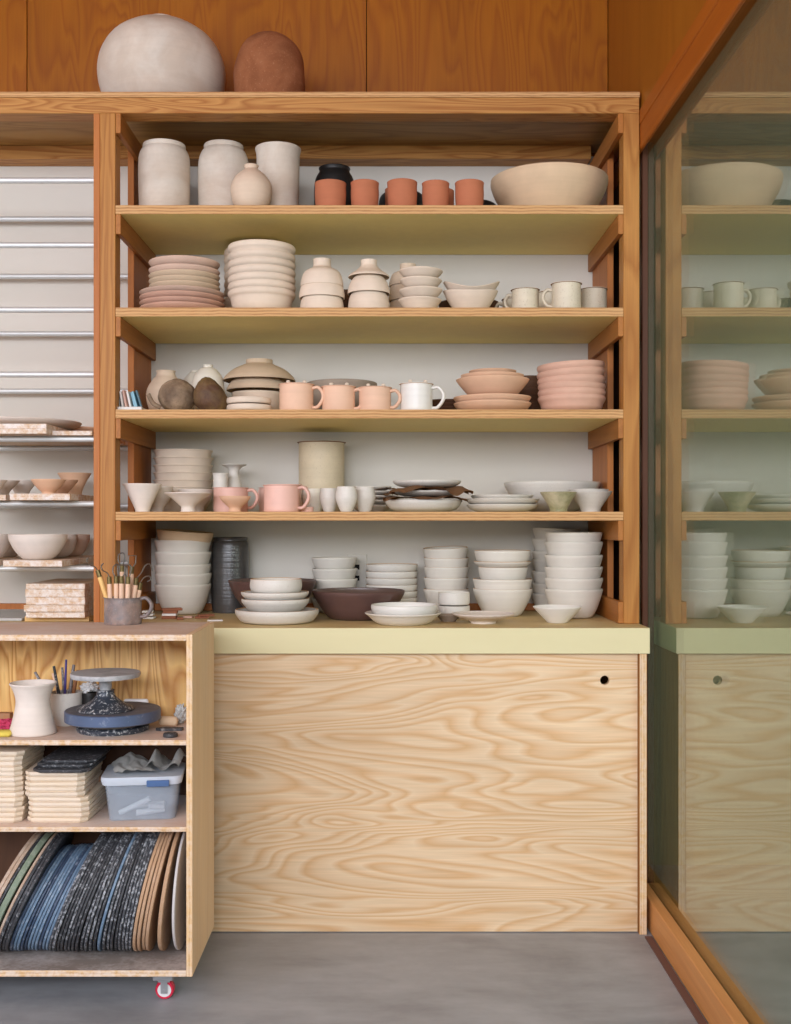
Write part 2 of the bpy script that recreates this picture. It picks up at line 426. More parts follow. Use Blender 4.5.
def stack(name, what, where, cat, px, Y, z0, R, prof, ys, mats, t=.003, H=None, tilts=None, lip=None, jit=.14, scales=None, inside=None):
    """Nested upright pieces; ys = rim heights in the photo, bottom piece first. prof is (r/R, h/H)."""
    H = H*Y/F if H else WZ(ys[0], Y)-z0
    s = Y/F; n = len(ys); protos = {}
    for i, y in enumerate(ys):
        m = mats[i % len(mats)] if isinstance(mats, (list, tuple)) else mats
        x = WX(px+random.uniform(-jit, jit), Y); yy = Y+random.uniform(-jit, jit)*s
        base = WZ(y, Y)-H if i else z0
        sc = (scales or {}).get(i, 1.0)
        tl = (tilts or {}).get(i, (random.uniform(-.15, .15), random.uniform(-.3, .3)))
        if i == 0: tl = (0, 0)
        pos = n-1-i
        lab = f'{ordinal(pos, n)} {what} in {where}' if pos in (0, n-1) else f'{what}, {ordinal(pos, n)} in {where}'
        key = m
        if key not in protos:
            ml = [m] + ([lip] if lip else []) + ([inside] if inside else [])
            o = meshobj(name, vessel_bm(smoothp([(a*R*s, b*H)+tuple(q) for a, b, *q in prof], 4), t, lip=1 if lip else None, inside=len(ml)-1 if inside else None), ml, loc=(x, yy, base), smooth=45)
            protos[key] = o
        else:
            o = protos[key].copy(); C.objects.link(o); o.location = (x, yy, base)
        o.scale = (sc, sc, 1); o.rotation_euler = (math.radians(tl[0]), math.radians(tl[1]), random.uniform(0, 6))
        if sum(map(abs, tl)) > 1.5: o.rotation_euler = (math.radians(tl[0]), math.radians(tl[1]), 0)
        tag(o, lab, cat, f'{what}s in {where}')
def tube(bm, pts, r, seg=8, flat=1.0, up=(0, 1, 0), caps=True, mi=0):
    pts = [Vector(p) for p in pts]; rings = []
    for i, p in enumerate(pts):
        d = (pts[min(len(pts)-1, i+1)]-pts[max(0, i-1)]).normalized()
        u = Vector(up) - d*d.dot(Vector(up))
        if u.length < 1e-3: u = Vector((1, 0, 0))-d*d.x
        u.normalize(); w = d.cross(u)
        rr = r[i] if isinstance(r, (list, tuple)) else r
        rings.append([bm.verts.new(p+u*math.cos(2*PI*k/seg)*rr*flat+w*math.sin(2*PI*k/seg)*rr) for k in range(seg)])
    for a, b in zip(rings, rings[1:]):
        for k in range(seg):
            bm.faces.new((a[k], a[(k+1) % seg], b[(k+1) % seg], b[k])).material_index = mi
    if caps:
        for q in (rings[0], rings[-1]): bm.faces.new(q).material_index = mi
def curve(p0, pts, n=14):
    return smooth3([p0]+pts, n)
def smooth3(p, k=6):
    p = [Vector(q) for q in p]; out = []
    for i in range(len(p)-1):
        a = p[i-1] if i else p[i]*2-p[i+1]; d = p[i+2] if i+2 < len(p) else p[i+1]*2-p[i]
        for j in range(k):
            t = j/k
            out.append(.5*((2*p[i])+(-a+p[i+1])*t+(2*a-5*p[i]+4*p[i+1]-d)*t*t+(-a+3*p[i]-3*p[i+1]+d)*t**3))
    out.append(p[-1]); return out
def mug(label, group, px, Y, z0, R, top, mat, hdir=1, hout=10, hy=None, lip=None, taper=1.0, ang=0.0, belly=0.0, hr=.0048):
    s = Y/F; H = WZ(top, Y)-z0; r = R*s
    root = thing('mug', label, 'mug', (WX(px, Y), Y, z0), group)
    o = [(r*taper*.93, 0), (r*taper, H*.05), (r*(taper+1)/2+belly*r, H*.5), (r, H*.97), (r, H)]
    meshobj('body', vessel_bm(smoothp(o, 4), .0032, lip=1), [mat, lip or mat], root, loc=root.location, smooth=45)
    if hdir:
        y1, y2 = hy if hy else (top+5, top+24)
        za, zb = WZ(y1, Y)-z0, max(.006, WZ(y2, Y)-z0)
        w = hout*s; bm = bmesh.new(); rb = r*.97
        p = [(rb, 0, za-.002), (rb+w*.55, 0, za), (rb+w*.97, 0, za-(za-zb)*.28), (rb+w*.95, 0, za-(za-zb)*.62), (rb+w*.5, 0, zb+.002), (rb*(taper+1)/2, 0, zb)]
        tube(bm, smooth3(p, 6), hr, 10, 1.5)
        h = meshobj('handle', bm, mat, root, loc=root.location, smooth=60)
        h.rotation_euler = (0, 0, (0 if hdir > 0 else PI)+math.radians(ang))
    return root
def rock_bm(r, sc, amp, fr, seed, fl=.0):
    bm = bmesh.new(); bmesh.ops.create_icosphere(bm, subdivisions=5, radius=1)
    for v in bm.verts:
        d = v.co.normalized()
        k = 1+amp*noise.fractal(d*fr+Vector((seed, seed*2, 0)), 1.0, 2.0, 4)
        v.co = Vector((d.x*sc[0], d.y*sc[1], d.z*sc[2]))*r*k
    zmin = min(v.co.z for v in bm.verts)
    for v in bm.verts: v.co.z = max(v.co.z, zmin*.86)
    zm = min(v.co.z for v in bm.verts)
    for v in bm.verts: v.co.z -= zm
    return bm
# ------------------------------------------------------------------ setting
bm = bmesh.new(); box(bm, -3.2, 3.2, -3.6, 3.6, -.08, 0); struct(meshobj('floor', bm, 'floor'))
ZP = ZC+1.14
bm = bmesh.new(); box(bm, -3.2, .70, YW, YW+.12, 0, ZP); struct(meshobj('wall_back', bm, 'wall'))
root = bpy.data.objects.new('wall_back_upper', None); C.objects.link(root); root.location = (0, YW, ZP); root['kind'] = 'structure'
seams = [-3.2] + [WX(p, YW) for p in (27, 366.5)] + [.686]
for a, b in zip(seams, seams[1:]):
    slab('panel', (a+.0012, b-.0012, YW, YW+.018, ZP, 3.3), ['ply_wall'], root, .0008)
bm = bmesh.new(); box(bm, -3.2, .7, YW+.02, YW+.12, ZP, 3.3); meshobj('backing', bm, 'dark', root)
XR, XG = .681, .715
bm = bmesh.new(); box(bm, .687, .74, -3.6, YW+.02, ZC+1.118, 3.3); struct(meshobj('wall_right', bm, 'ply_side'))
bm = bmesh.new(); box(bm, -3.3, 3.2, -3.6, YW+.12, 3.3, 3.4); struct(meshobj('ceiling', bm, 'ply_side'))
bm = bmesh.new(); box(bm, -3.3, -3.2, -3.6, YW+.12, 0, 3.3); struct(meshobj('wall_left', bm, 'wall'))
# space beyond the glass
n = N('garden_wall_green'); vv = n.noise(n.coords((1, 1, 1)), 2, 3)
M['garden'] = n.bsdf(n.mix(vv, lin((150, 154, 138)), lin((138, 144, 128))), .9, .1)
bm = bmesh.new(); box(bm, 3.2, 3.3, -3.6, 3.6, 0, 3.3); struct(meshobj('wall_beyond', bm, 'garden'))
bm = bmesh.new(); box(bm, .74, 3.2, YW+.02, YW+.12, 0, 3.3); struct(meshobj('wall_beyond_end', bm, 'garden'))
# glazed partition
win = bpy.data.objects.new('window_1', None); C.objects.link(win); win.location = (XG, 0, 0); win['kind'] = 'structure'
bm = bmesh.new(); box(bm, XG, XG+.010, -2.5, 3.44, .07, ZC+1.055); meshobj('glass_pane', bm, 'glass', win)
bm = bmesh.new(); zt = ZC+1.116; zb = ZC+1.008
box(bm, .6815, .693, -2.5, YW-.001, zb, zb+.066, 0, .003); box(bm, .6925, .740, -2.5, YW-.001, zb+.036, zb+.066); box(bm, .6835, .740, -2.5, YW-.001, zb+.0655, zb+.069); box(bm, .6805, .740, -2.5, YW-.001, zb+.0685, zt, 0, .002)
meshobj('header_rail', bm, 'red_fir', win)
bm = bmesh.new(); box(bm, .685, .714, -2.5, 3.05, .002, .0845, 0, .002); box(bm, .726, .755, -2.5, 3.44, .002, .0845, 0, .002); meshobj('bottom_rail', bm, 'rail_low', win)
bm = bmesh.new(); box(bm, .699, .7145, 3.05, 3.078, .0, ZC+1.043, 0, .001); box(bm, .689, .7145, 3.17, 3.455, .0, ZC+1.043, 0, .001); meshobj('jamb', bm, 'jamb', win)
bm = bmesh.new(); box(bm, .664, .682, -2.5, 2.87, 0, .004); struct(meshobj('trim_1', bm, 'track'))
# wall batten just above the worktop
bm = bmesh.new(); box(bm, -1.35, .63, YW-.02, YW-.0005, CT+.0005, CT+.022, 0, .001); struct(meshobj('trim_2', bm, 'plank_z'))

# ------------------------------------------------------------------ shelving unit
u = thing('shelving_unit', 'tall built-in fir and plywood shelving unit filled with pottery', 'shelves', (-.05, 3.2, CT))
XL, XRI = -.737, .6365
zbb, zbt = ZC+1.1054, ZC+1.1486                              # beam bottom / top
slab('top_board', (-1.4, .681, 3.0, YW-.002, zbt, TOP-.0005), ['fir_x', 'edge_z', 'under_top'], u, .0008, edge=1, under=2)
slab('front_beam', (-1.4, .680, 3.002, 3.066, zbb, zbt), ['fir_x'], u, .0015)
slab('rear_beam', (-1.4, .62, 3.385, YW-.002, zbt-.0408, zbt), ['fir_x'], u, .0015)
for a, b in ((-.779, XL), (XRI, .6797)):
    slab('post', (a, b, 3.0, 3.057, CT, zbb), ['fir_z'], u, .0015)
slab('post', (-.7965, -.7795, 3.002, 3.057, CT, zbb), ['fir_end'], u, .001)
slab('rear_plank', (-.755, XL, 3.22, YW-.004, CT, zbb-.02), ['plank_z'], u, .001)
slab('rear_plank', (XRI, .6545, 3.22, YW-.004, CT, zbb-.02), ['plank_z'], u, .001)
for z in (S1, S2, S3, S4):
    slab('shelf', (-.7365, .6362, 3.0, YW-.002, z-.0245, z-.0005), ['lam_top', 'edge_z', 'lam_bounce_lit'], u, .0006, edge=1, under=2)
for z, hgt in ((S1-.0245, .054), (S2-.0245, .054), (S3-.0245, .054), (S4-.0245, .054), (zbb, .054), (CT+.060, .0595)):
    slab('support_rail', (-.7365, -.7228, 3.001, YW-.004, z-hgt, z-.0005), ['fir_y'], u, .001)
    slab('support_rail', (.6225, .6362, 3.001, YW-.004, z-hgt, z-.0005), ['fir_y'], u, .001)
rz = .9322
for k in range(7):
    z = ZC+rz-k*.1765
    for yy, nm in ((3.03, 0), (3.415, 1)):
        bm = bmesh.new(); tube(bm, [(-1.4, yy, z), (-.797 if nm == 0 else -.756, yy, z)], .0082, 14, up=(0, 0, 1))
        meshobj('drying_rod', bm, 'steel', u, smooth=60)
# worktop and base cabinet
o = slab('worktop', (-1.4, .681, 2.885, YW-.001, CT-.0676, CT-.0005), ['lam_top', 'lam'], None, .001, edge=1)
tag(o, 'long pale yellow worktop with thick front edge below the shelves', 'worktop')
cab = thing('base_cabinet', 'plywood base cabinet with round finger hole under yellow worktop', 'cabinet', (-.3, 2.9, 0))
def hole_panel():
    bm = bmesh.new(); x0, x1, z0, z1, y = -1.38, .653, .003, CT-.069, 2.905
    outer = [bm.verts.new(p) for p in ((x0, y, z0), (x1, y, z0), (x1, y, z1), (x0, y, z1))]
    cx, cz, r = WX(604.8, y), WZ(680.3, y), .0122
    inner = [bm.verts.new((cx+r*math.cos(2*PI*i/32), y, cz+r*math.sin(2*PI*i/32))) for i in range(32)]
    es = [bm.edges.new((q[i], q[(i+1) % len(q)])) for q in (outer, inner) for i in range(len(q))]
    bmesh.ops.triangle_fill(bm, use_beauty=True, use_dissolve=False, edges=es)
    bad = [f for f in bm.faces if math.hypot(f.calc_center_median().x-cx, f.calc_center_median().z-cz) < r*.9]
    if bad: bmesh.ops.delete(bm, geom=bad, context='FACES_ONLY')
    g = bmesh.ops.extrude_face_region(bm, geom=bm.faces[:])
    for v in [e for e in g['geom'] if isinstance(e, bmesh.types.BMVert)]: v.co.y += .018
    return bm
meshobj('front_panel', hole_panel(), 'ply_front', cab)
slab('end_panel', (.6545, .6745, 2.890, YW-.004, 0, CT-.0685), ['fir_z', 'edge_v'], cab, .001, edge=1, vertical='x')
bm = bmesh.new(); box(bm, -1.38, .653, 3.40, 3.41, .003, CT-.07); meshobj('back_panel', bm, 'dark', cab)
# outlet on the wall
wo = thing('wall_outlet', 'white electrical outlet plate on the wall behind bowl stacks', 'outlet', (WX(357, YW), YW, WZ(590, YW)))
bm = bmesh.new(); box(bm, WX(347, YW), WX(367, YW), YW-.007, YW-.0004, WZ(592, YW), WZ(554, YW), 0, .002); meshobj('plate', bm, 'wall', wo)
for py in (567, 578):
    bm = bmesh.new(); box(bm, WX(355, YW), WX(359.5, YW), YW-.0085, YW-.0072, WZ(py+2.5, YW), WZ(py-2.5, YW)); meshobj('socket', bm, 'dark', wo)

# ------------------------------------------------------------------ pottery on the top board
pot('moon_vase', 'large round pale moon vase on top of the shelving unit', 'vase', None, 162, 3.23, TOP,
    [(30, None), (50, 112), (60, 93.5), (63, 75), (60, 58), (50.5, 42), (36, 31), (22, 24.6), (17, 23), (16.5, 21.4)], 'rawtex', .006)
bm = rock_bm(1, (1, 1, 1), .0, 1, 1); bm.free()
o = pot('dome_form', 'terracotta dome-shaped clay form beside large pale vase on top', 'pottery', None, 270, 3.15, TOP,
    [(33.5, None), (35.3, 88), (35, 70), (32, 57), (26, 46), (17, 38.5), (8, 35.4), (0, 34.6)], 'terra2', closed=True, wob=.05)
# ------------------------------------------------------------------ first shelf
pot('jar', 'leftmost brushed white lidless jar on top shelf, wide rounded shoulders', 'jar', 'white jars on the top shelf', 164.3, 3.14, S1,
    [(24, None), (25, 205), (25.6, 172), (25, 158), (22.6, 151.5), (20.6, 149.6), (21.3, 147.5), (21, 145.6)], 'rawtex', .005)
pot('jar', 'brushed white jar with narrow neck standing behind small round bottle', 'jar', 'white jars on the top shelf', 223.7, 3.17, S1,
    [(24, None), (25, 205), (25.6, 176), (24.8, 162), (22, 153.5), (19.2, 150.4), (19.8, 148), (19.4, 146)], 'rawtex', .005)
pot('cylinder_vase', 'tall white ribbed cylinder vase with flared lip on top shelf', 'vase', None, 278.2, 3.17, S1,
    [(20, None), (20.6, 200), (21.4, 165), (21.8, 155), (22.8, 151), (22.8, 149.2)], 'rawtex', .005)
pot('bottle', 'small round peach bottle with tiny neck in front of white jars', 'bottle', None, 251.3, 3.062, S1,
    [(12, None), (18, 203.5), (20.5, 191.5), (19.4, 183.5), (15, 176.5), (9.5, 171.6), (6.6, 169.3), (6.6, 167.6), (7.4, 166)], 'beige', .003)
pot('jar', 'round black jar standing behind the leftmost terracotta cup', 'jar', None, 334.5, 3.27, S1,
    [(15, None), (19.5, 212), (20.5, 192), (19, 180), (15.6, 173.5), (15, 171.5), (15.8, 169)], 'black', .004)
cups = [(330.5, 3.065, 15.9, 184, 'leftmost of five terracotta cups, standing before the black jar'), (364.8, 3.065, 14.3, 183.5, 'second terracotta cup from left along top shelf front edge'),
        (402.2, 3.065, 15.2, 183, 'middle terracotta cup of the five along top shelf edge'), (435.6, 3.065, 13.8, 184, 'second terracotta cup from right along top shelf front edge'),
        (469.4, 3.065, 14.6, 183.5, 'rightmost front terracotta cup, nearest the big wide bowl')]
for px, Y, R, y, lb in cups:
    pot('cup', lb, 'cup', 'terracotta cups on the top shelf', px, Y, S1, [(R*.88, None), (R*.93, 206), (R*.98, 195), (R*.97, 188), (R, y)], 'terra', .003, wob=.02)
pot('cup', 'terracotta cup half hidden behind the middle front cup', 'cup', 'terracotta cups on the top shelf', 398.2, 3.185, S1, [(11.5, None), (13, 205), (13.3, 190)], 'terra', .003)
pot('cup', 'terracotta cup peeking out behind second front cup from right', 'cup', 'terracotta cups on the top shelf', 441.2, 3.185, S1, [(11.5, None), (12.7, 205), (12.9, 191.5)], 'terra', .003)
pot('bowl', 'squat black bowl behind the middle terracotta cups', 'bowl', None, 402, 3.34, S1, [(14, None), (22, 224), (23.5, 208), (22, 198), (17, 193.5)], 'black', .004)
pot('bowl', 'low black bowl between rightmost terracotta cup and big wide bowl', 'bowl', None, 476, 3.34, S1, [(14, None), (22, 222), (23.5, 213), (20, 206), (15, 203.5)], 'black', .004)
pot('bowl', 'large wide peach bowl at the right end of top shelf', 'bowl', None, 549, 3.21, S1,
    [(30, None), (37, 222), (48, 207), (55, 195), (58, 186), (58.2, 181)], 'sand', .008)
# ------------------------------------------------------------------ second shelf
PLATE = [(.55, 0), (.72, .06), (.9, .42), (1, .88), (.995, 1)]
DEEP = [(.5, 0), (.68, .06), (.84, .28), (.93, .6), (.985, .84), (1, .94), (.985, 1)]
stack('plate', 'pink plate', 'the low wider pile, second shelf left end', 'plate', 182.4, 3.13, S2, 42, PLATE, [309.5, 304.3, 299, 294], ['pink', 'pink', 'pink', 'dusty'], .0035)
zt4 = WZ(294, 3.13)
stack('plate', 'smaller taupe plate', 'the pile resting on pink plates, second shelf', 'plate', 184.5, 3.13, zt4-.008, 35, PLATE, [287.5, 282.4, 276.8, 271.4, 263.5], ['taupe', 'taupe', 'taupe', 'dusty', 'dusty'], .0035)
BULGE = [(.56, 0), (.72, .06), (.855, .3), (.905, .6), (.93, .71), (.98, .79), (1, .88), (.995, .95), (.975, 1)]
stack('bowl', 'cream bowl', 'the tall front pile on second shelf', 'bowl', 261.7, 3.13, S2, 33.8, BULGE, [293, 286, 279, 271.6, 264.2, 256.4, 247.5], 'cream', .0018)
stack('bowl', 'cream bowl', 'the rear pile behind tall cream pile, second shelf', 'bowl', 257.5, 3.34, S2, 33.2, BULGE, [300, 291, 283, 275, 267, 259, 252], 'beige', .0018)
def inv(name, label, cat, group, px, Y, zb, prof, mat, t=.003): return pot(name, label, cat, group, px, Y, zb+t*.4, prof, mat, t, inv=True)
def invstack(px, Y, z0, Rs, rims, footr, topy, necky, mat, what, where, cone=False, cat='bowl'):
    """Upside-down bowls on each other: rims (photo y, top bowl first) and the foot of the top bowl."""
    n = len(rims)
    for i in range(n):
        y0 = rims[i]; R = Rs[i]; zb = z0 if i == n-1 else WZ(y0, Y)
        if i == 0:
            if cone: pr = [(R, None), (R*.86, y0-4), (R*.55, necky+2), (footr*1.08, necky-1), (footr, necky-3), (footr, topy)]
            else: pr = [(R, None), (R*.97, y0-(y0-necky)*.3), (R*.82, y0-(y0-necky)*.7), (R*.5, necky+2), (footr*1.02, necky), (footr, topy+2), (footr, topy)]
        else:
            top = rims[i-1]-4 if i > 1 or not cone else rims[0]-5
            pr = [(R, None), (R*.985, y0-(y0-top)*.4), (R*.88, top+3), (R*.6, top), (R*.5, top-.5)]
        lab = f'{ordinal(i, n)} upside-down {what} in {where}'
        inv('bowl', lab, cat, f'upside-down {what}s in {where}', px, Y, zb, pr, mat)
invstack(322, 3.085, S2, [21.5, 22.8, 22], [287, 299, 313], 8.7, 259.5, 266.5, 'cream', 'cream bowl', 'left dome-topped pile, second shelf')
Y = 3.085
inv('bowl', 'topmost upside-down cream bowl in the cone-topped pile, second shelf', 'bowl', 'upside-down cream bowls in cone-topped pile', 368.8, Y, WZ(277.5, Y), [(20.8, None), (18.5, 274.6), (13, 271), (9.6, 267.6), (8.2, 265.2), (7.9, 260.5)], 'cream', .0025)
inv('bowl', 'second upside-down cream bowl in the cone-topped pile, second shelf', 'bowl', 'upside-down cream bowls in cone-topped pile', 368.8, Y, WZ(294.5, Y), [(21.4, None), (20.6, 289), (18, 282), (14, 277), (11, 275.2)], 'cream', .0025)
inv('bowl', 'bottom upside-down cream bowl in the cone-topped pile, second shelf', 'bowl', 'upside-down cream bowls in cone-topped pile', 368.8, Y, S2, [(21.2, None), (20.6, 305), (19.4, 298), (16, 292.5), (12, 290.5)], 'cream', .0025)
invstack(408, 3.26, S2, [19, 19.5, 19.5], [287, 302, 325], 8, 264.5, 269.5, 'beige', 'beige bowl', 'rear pile behind four flared bowls, second shelf')
invstack(345.5, 3.28, S2, [17, 18], [303, 326], 8, 291, 295, 'darkbrown', 'brown bowl', 'rear pile between two cream piles')
FLARE = [(.5, 0), (.58, .05), (.8, .45), (.96, .85), (1, .97), (.99, 1)]
FL4 = [(308, 300.2, 21.8), (299.5, 290.2, 21.8), (289.5, 280.2, 21), (280, 271, 21.9)]
for i, (yb, yr, R) in enumerate(FL4):
    Y = 3.085; zb = S2 if i == 0 else WZ(yb, Y)
    o = pot('bowl', f'{ordinal(3-i, 4)} flared cream bowl in loose pile of four, second shelf', 'bowl', 'flared cream bowls in loose pile', 420.3+random.uniform(-.6, .6), Y, zb,
        [(R*.5, None), (R*.68, yb-.8) if i else (R*.66, 311), (R*.9, yr+3.6), (R, yr+1), (R*.985, yr)], 'cream', .003)
    o.rotation_euler = (0, math.radians((0, -.8, 1.0, 1.2)[i]), 0)
o = pot('bowl', 'lower wavy-rimmed oval cream bowl on second shelf', 'bowl', 'wavy oval bowls', 470.5, 3.10, S2, [(13, None), (17, 310), (24, 300), (27.2, 294), (27, 293)], 'cream', .003, wave=.005, oval=.85)
o = pot('bowl', 'upper wavy-rimmed oval cream bowl, nested on another', 'bowl', 'wavy oval bowls', 471.5, 3.10, WZ(303, 3.1), [(13, None), (17, 300), (24, 292), (28, 288), (27.6, 287.1)], 'cream', .003, wave=.015, oval=.85)
pot('dish', 'dark brown shallow dish behind the wavy oval bowls', 'dish', None, 469, 3.31, S2, [(16, None), (26, 318), (30, 306), (30.5, 304)], 'darkbrown', .004)
mug('left speckled oatmeal mug on second shelf, handle pointing left', 'oatmeal mugs on second shelf', 525.2, 3.10, S2, 13.4, 290.5, 'oat', -1, 8, (294, 309), 'rimbrown', ang=-25)
mug('tallest oatmeal mug with brown rim, middle of three, second shelf', 'oatmeal mugs on second shelf', 566.3, 3.06, S2, 14.4, 284.5, 'oat', -1, 9, (289.5, 306), 'rimbrown', ang=-10)
mug('rightmost oatmeal mug with brown rim, next to right post', 'oatmeal mugs on second shelf', 593.4, 3.13, S2, 13, 290, 'oat', 1, 8, (295, 310), 'rimbrown', ang=60)
mug('darker oatmeal mug half hidden behind the tallest mug', 'oatmeal mugs on second shelf', 549, 3.27, S2, 12.5, 293.5, 'oat', -1, 8, (298, 316), 'rimbrown')
mug('oatmeal mug at back left, mostly hidden behind left mug', 'oatmeal mugs on second shelf', 514, 3.27, S2, 11.5, 300, 'oat', -1, 8, (304, 320), 'rimbrown')
# ------------------------------------------------------------------ third shelf
tr = meshobj('tile_tray', (lambda b: (box(b, WX(117.6, 3.06), WX(144.5, 3.06), 3.025, 3.095, S3, S3+.010, 0, .002), b)[1])(bmesh.new()), 'tile_white')
tag(tr, 'small white tray holding test tiles at left end, third shelf', 'tray')
TL = [('tile_white', 'white', 119.5), ('tile_grey', 'grey', 122.5), ('tile_white', 'white', 126), ('tile_pink', 'pale pink', 129.8), ('tile_white', 'white', 133), ('tile_blue', 'light blue', 136), ('tile_blue', 'light blue', 139), ('tile_teal', 'dark teal', 142)]
for i, (m, cn, px) in enumerate(TL):
    bm = bmesh.new(); h = .050+random.uniform(-.008, .005); box(bm, -.0028, .0028, -.022, .022, 0, h, 0, .001)
    o = meshobj('test_tile', bm, m, loc=(WX(px, 3.06), 3.06+random.uniform(-.006, .006), S3+.0105)); o.rotation_euler = (0, math.radians(-8-i*1.2), math.radians(random.uniform(-12, 12)))
    pos = ['leftmost', 'second from left', 'third from left', 'fourth from left', 'fifth from left', 'third from right', 'second from right', 'rightmost'][i]
    tag(o, f'{cn} glaze test tile, {pos} in the small tray', 'tile', 'test tiles in the tray')
pot('vase', 'round beige vase behind the dark round burnt pot', 'vase', None, 166, 3.23, S3, [(9, None), (16, 411), (19.5, 398), (18, 388), (13, 380), (10, 376.5), (9, 373), (9.7, 371.5)], 'beige', .003)
pot('vase', 'white shouldered vase standing behind the dark triangular pot', 'vase', None, 208, 3.20, S3, [(9, None), (14.5, 406), (16.3, 391), (14.6, 378), (9, 370), (5.2, 368), (4.8, 366.5), (5.2, 365.5)], 'offwhite', .003)
pot('vase', 'white vase at the back, mostly hidden behind shouldered vase', 'vase', None, 196, 3.36, S3, [(9, None), (14, 410), (15.5, 396), (14, 384), (8.5, 375), (5.5, 372.5), (5.3, 371)], 'offwhite', .003)
bm = rock_bm(18.9*3.065/F, (1, .95, .93), .045, 3.0, 3.3)
o = meshobj('burnt_pot', bm, 'rock', loc=(WX(177.3, 3.065), 3.065, S3), smooth=True); tag(o, 'dark round burnt clay pot on third shelf, left of triangular one', 'pot', 'dark burnt pots')
bm = rock_bm(18.3*3.06/F, (1.0, .86, .98), .06, 2.0, 8.1)
for v in bm.verts:
    k = v.co.z/.085; v.co.x = v.co.x*(1.10-.42*k)-.006*k
    v.co.x -= .10*v.co.z; v.co.z *= 1.02
o = meshobj('burnt_pot', bm, 'rock2', loc=(WX(212.5, 3.06), 3.06, S3), smooth=True); tag(o, 'dark brown triangular burnt clay pot on third shelf', 'pot', 'dark burnt pots')
bm = bmesh.new(); s = 3.03/F
tube(bm, smooth3([(0, 0, .004), (-.020, -.004, .016), (-.030, -.006, .034), (-.033, -.006, .040)], 5), .0062, 10)
o = meshobj('clay_stub', bm, 'rock', loc=(WX(162, 3.03)-.001, 3.018, S3+.002), smooth=True); tag(o, 'dark twisted clay stub leaning by the round burnt pot', 'clay piece')
inv('bowl', 'topmost upside-down wide beige bowl in pile behind small plates', 'bowl', 'upside-down bowls behind small plates', 259.3, 3.23, WZ(381, 3.23), [(36.2, None), (33, 376), (26, 370), (16, 365.2), (13.6, 364), (13.4, 362), (13.2, 360)], 'taupe')
inv('bowl', 'middle upside-down beige bowl in pile behind small plates', 'bowl', 'upside-down bowls behind small plates', 258, 3.23, WZ(391, 3.23), [(31.5, None), (29.5, 386), (25, 380.5), (18, 377), (14, 376)], 'taupe')
pot('bowl', 'bottom beige bowl carrying upside-down bowls behind small plates', 'bowl', 'upside-down bowls behind small plates', 258, 3.23, S3, [(18, None), (22, 413), (24.5, 404), (26, 395), (25.5, 393)], 'beige')
stack('saucer', 'small white plate', 'pair at front of third shelf', 'plate', 249, 3.067, S3, 22.4, [(.8, 0), (.95, .1), (1, .5), (.98, 1)], [404, 398.8], 'cream', .003, H=6)
MG = [(296.5, 17, 385, 'mugpeach', (388, 408), 11, 'leftmost peach mug with clay wads on rim, third shelf'), (338.6, 16.4, 387.3, 'mugpeach', (390, 409), 10, 'middle peach mug with clay wads on rim, third shelf'),
      (375, 16, 388.2, 'mugpeach', (391, 408), 10, 'rightmost peach mug with clay wads, beside the white mug'), (416.4, 16, 384.5, 'white', (388, 408.5), 12, 'white glazed mug with bare brown rim on third shelf')]
names = ['leftmost peach mug', 'middle peach mug', 'peach mug nearest the white mug', 'white mug']
for i, (px, R, top, m, hy, ho, lb) in enumerate(MG):
    Y = 3.062; mug(lb, 'mugs with clay wads, third shelf', px, Y, S3, R, top, m, 1, ho, hy, 'tanrim' if m == 'white' else None, ang=-12)
    for sx, sd in ((-.42, 'left'), (.55, 'right')):
        w = rock_bm(.0056, (1, 1, .75), .1, 2, px+sx)
        r = R*Y/F-.0016; x = r*sx; y = -math.sqrt(r*r-x*x)
        o = meshobj('clay_wad', w, 'cream', loc=(WX(px, Y)+x, Y+y, WZ(top, Y)+.0005), smooth=True)
        tag(o, f'small {sd} clay wad on rim of the {names[i]}', 'clay wad', 'clay wads on mug rims')
pot('plate', 'wide grey brown plate standing behind the peach mugs', 'plate', None, 342, 3.31, S3, [(22, None), (28, 408), (34.5, 389), (35, 383.5)], 'greyplate', .004)
stack('plate', 'brown flat plate', 'pile behind white mug handle', 'plate', 447, 3.27, S3, 21, PLATE, [412, 408, 404.5, 401], 'darkbrown', .003)
stack('plate', 'large peach plate', 'pair under bowls, third shelf right', 'plate', 492.3, 3.12, S3, 38.6, PLATE, [403.6, 397.6], 'peach', .004)
pot('bowl', 'wide peach bowl resting on two peach plates, third shelf', 'bowl', None, 492.6, 3.12, WZ(396.5, 3.12), [(22, None), (26, 393.5), (33, 385.5), (36.3, 380.8), (36.4, 379.8)], 'peach', .0035)
pot('bowl', 'flatter peach bowl nested inside the wide peach bowl', 'bowl', None, 492.3, 3.12, WZ(390, 3.12), [(18, None), (24, 386), (30, 379.5), (31.6, 376.3), (31.4, 375.5)], 'peach', .003)
pot('bowl', 'small upturned peach dish on top of nested peach bowls', 'bowl', None, 492.8, 3.12, WZ(384, 3.12), [(14, None), (19, 378), (23.3, 372), (23.4, 371.2)], 'peach', .003)
RND = [(.45, 0), (.72, .05), (.88, .25), (.925, .5), (.95, .62), (.99, .76), (1, .88), (.98, 1)]
stack('bowl', 'pink bowl', 'the leaning pile at right end, third shelf', 'bowl', 571.5, 3.12, S3, 33.6, RND, [397.2, 391, 385, 378.5, 371.5, 364.8], 'pink', .0025, tilts={2: (0, -.8), 3: (0, -2.2), 4: (0, -4.0), 5: (0, -3.4)})
stack('bowl', 'dark brown bowl', 'pile behind pink bowls, third shelf', 'bowl', 527, 3.35, S3, 21, DEEP, [403, 396.5, 390, 383.5, 378], 'darkbrown', .0025)
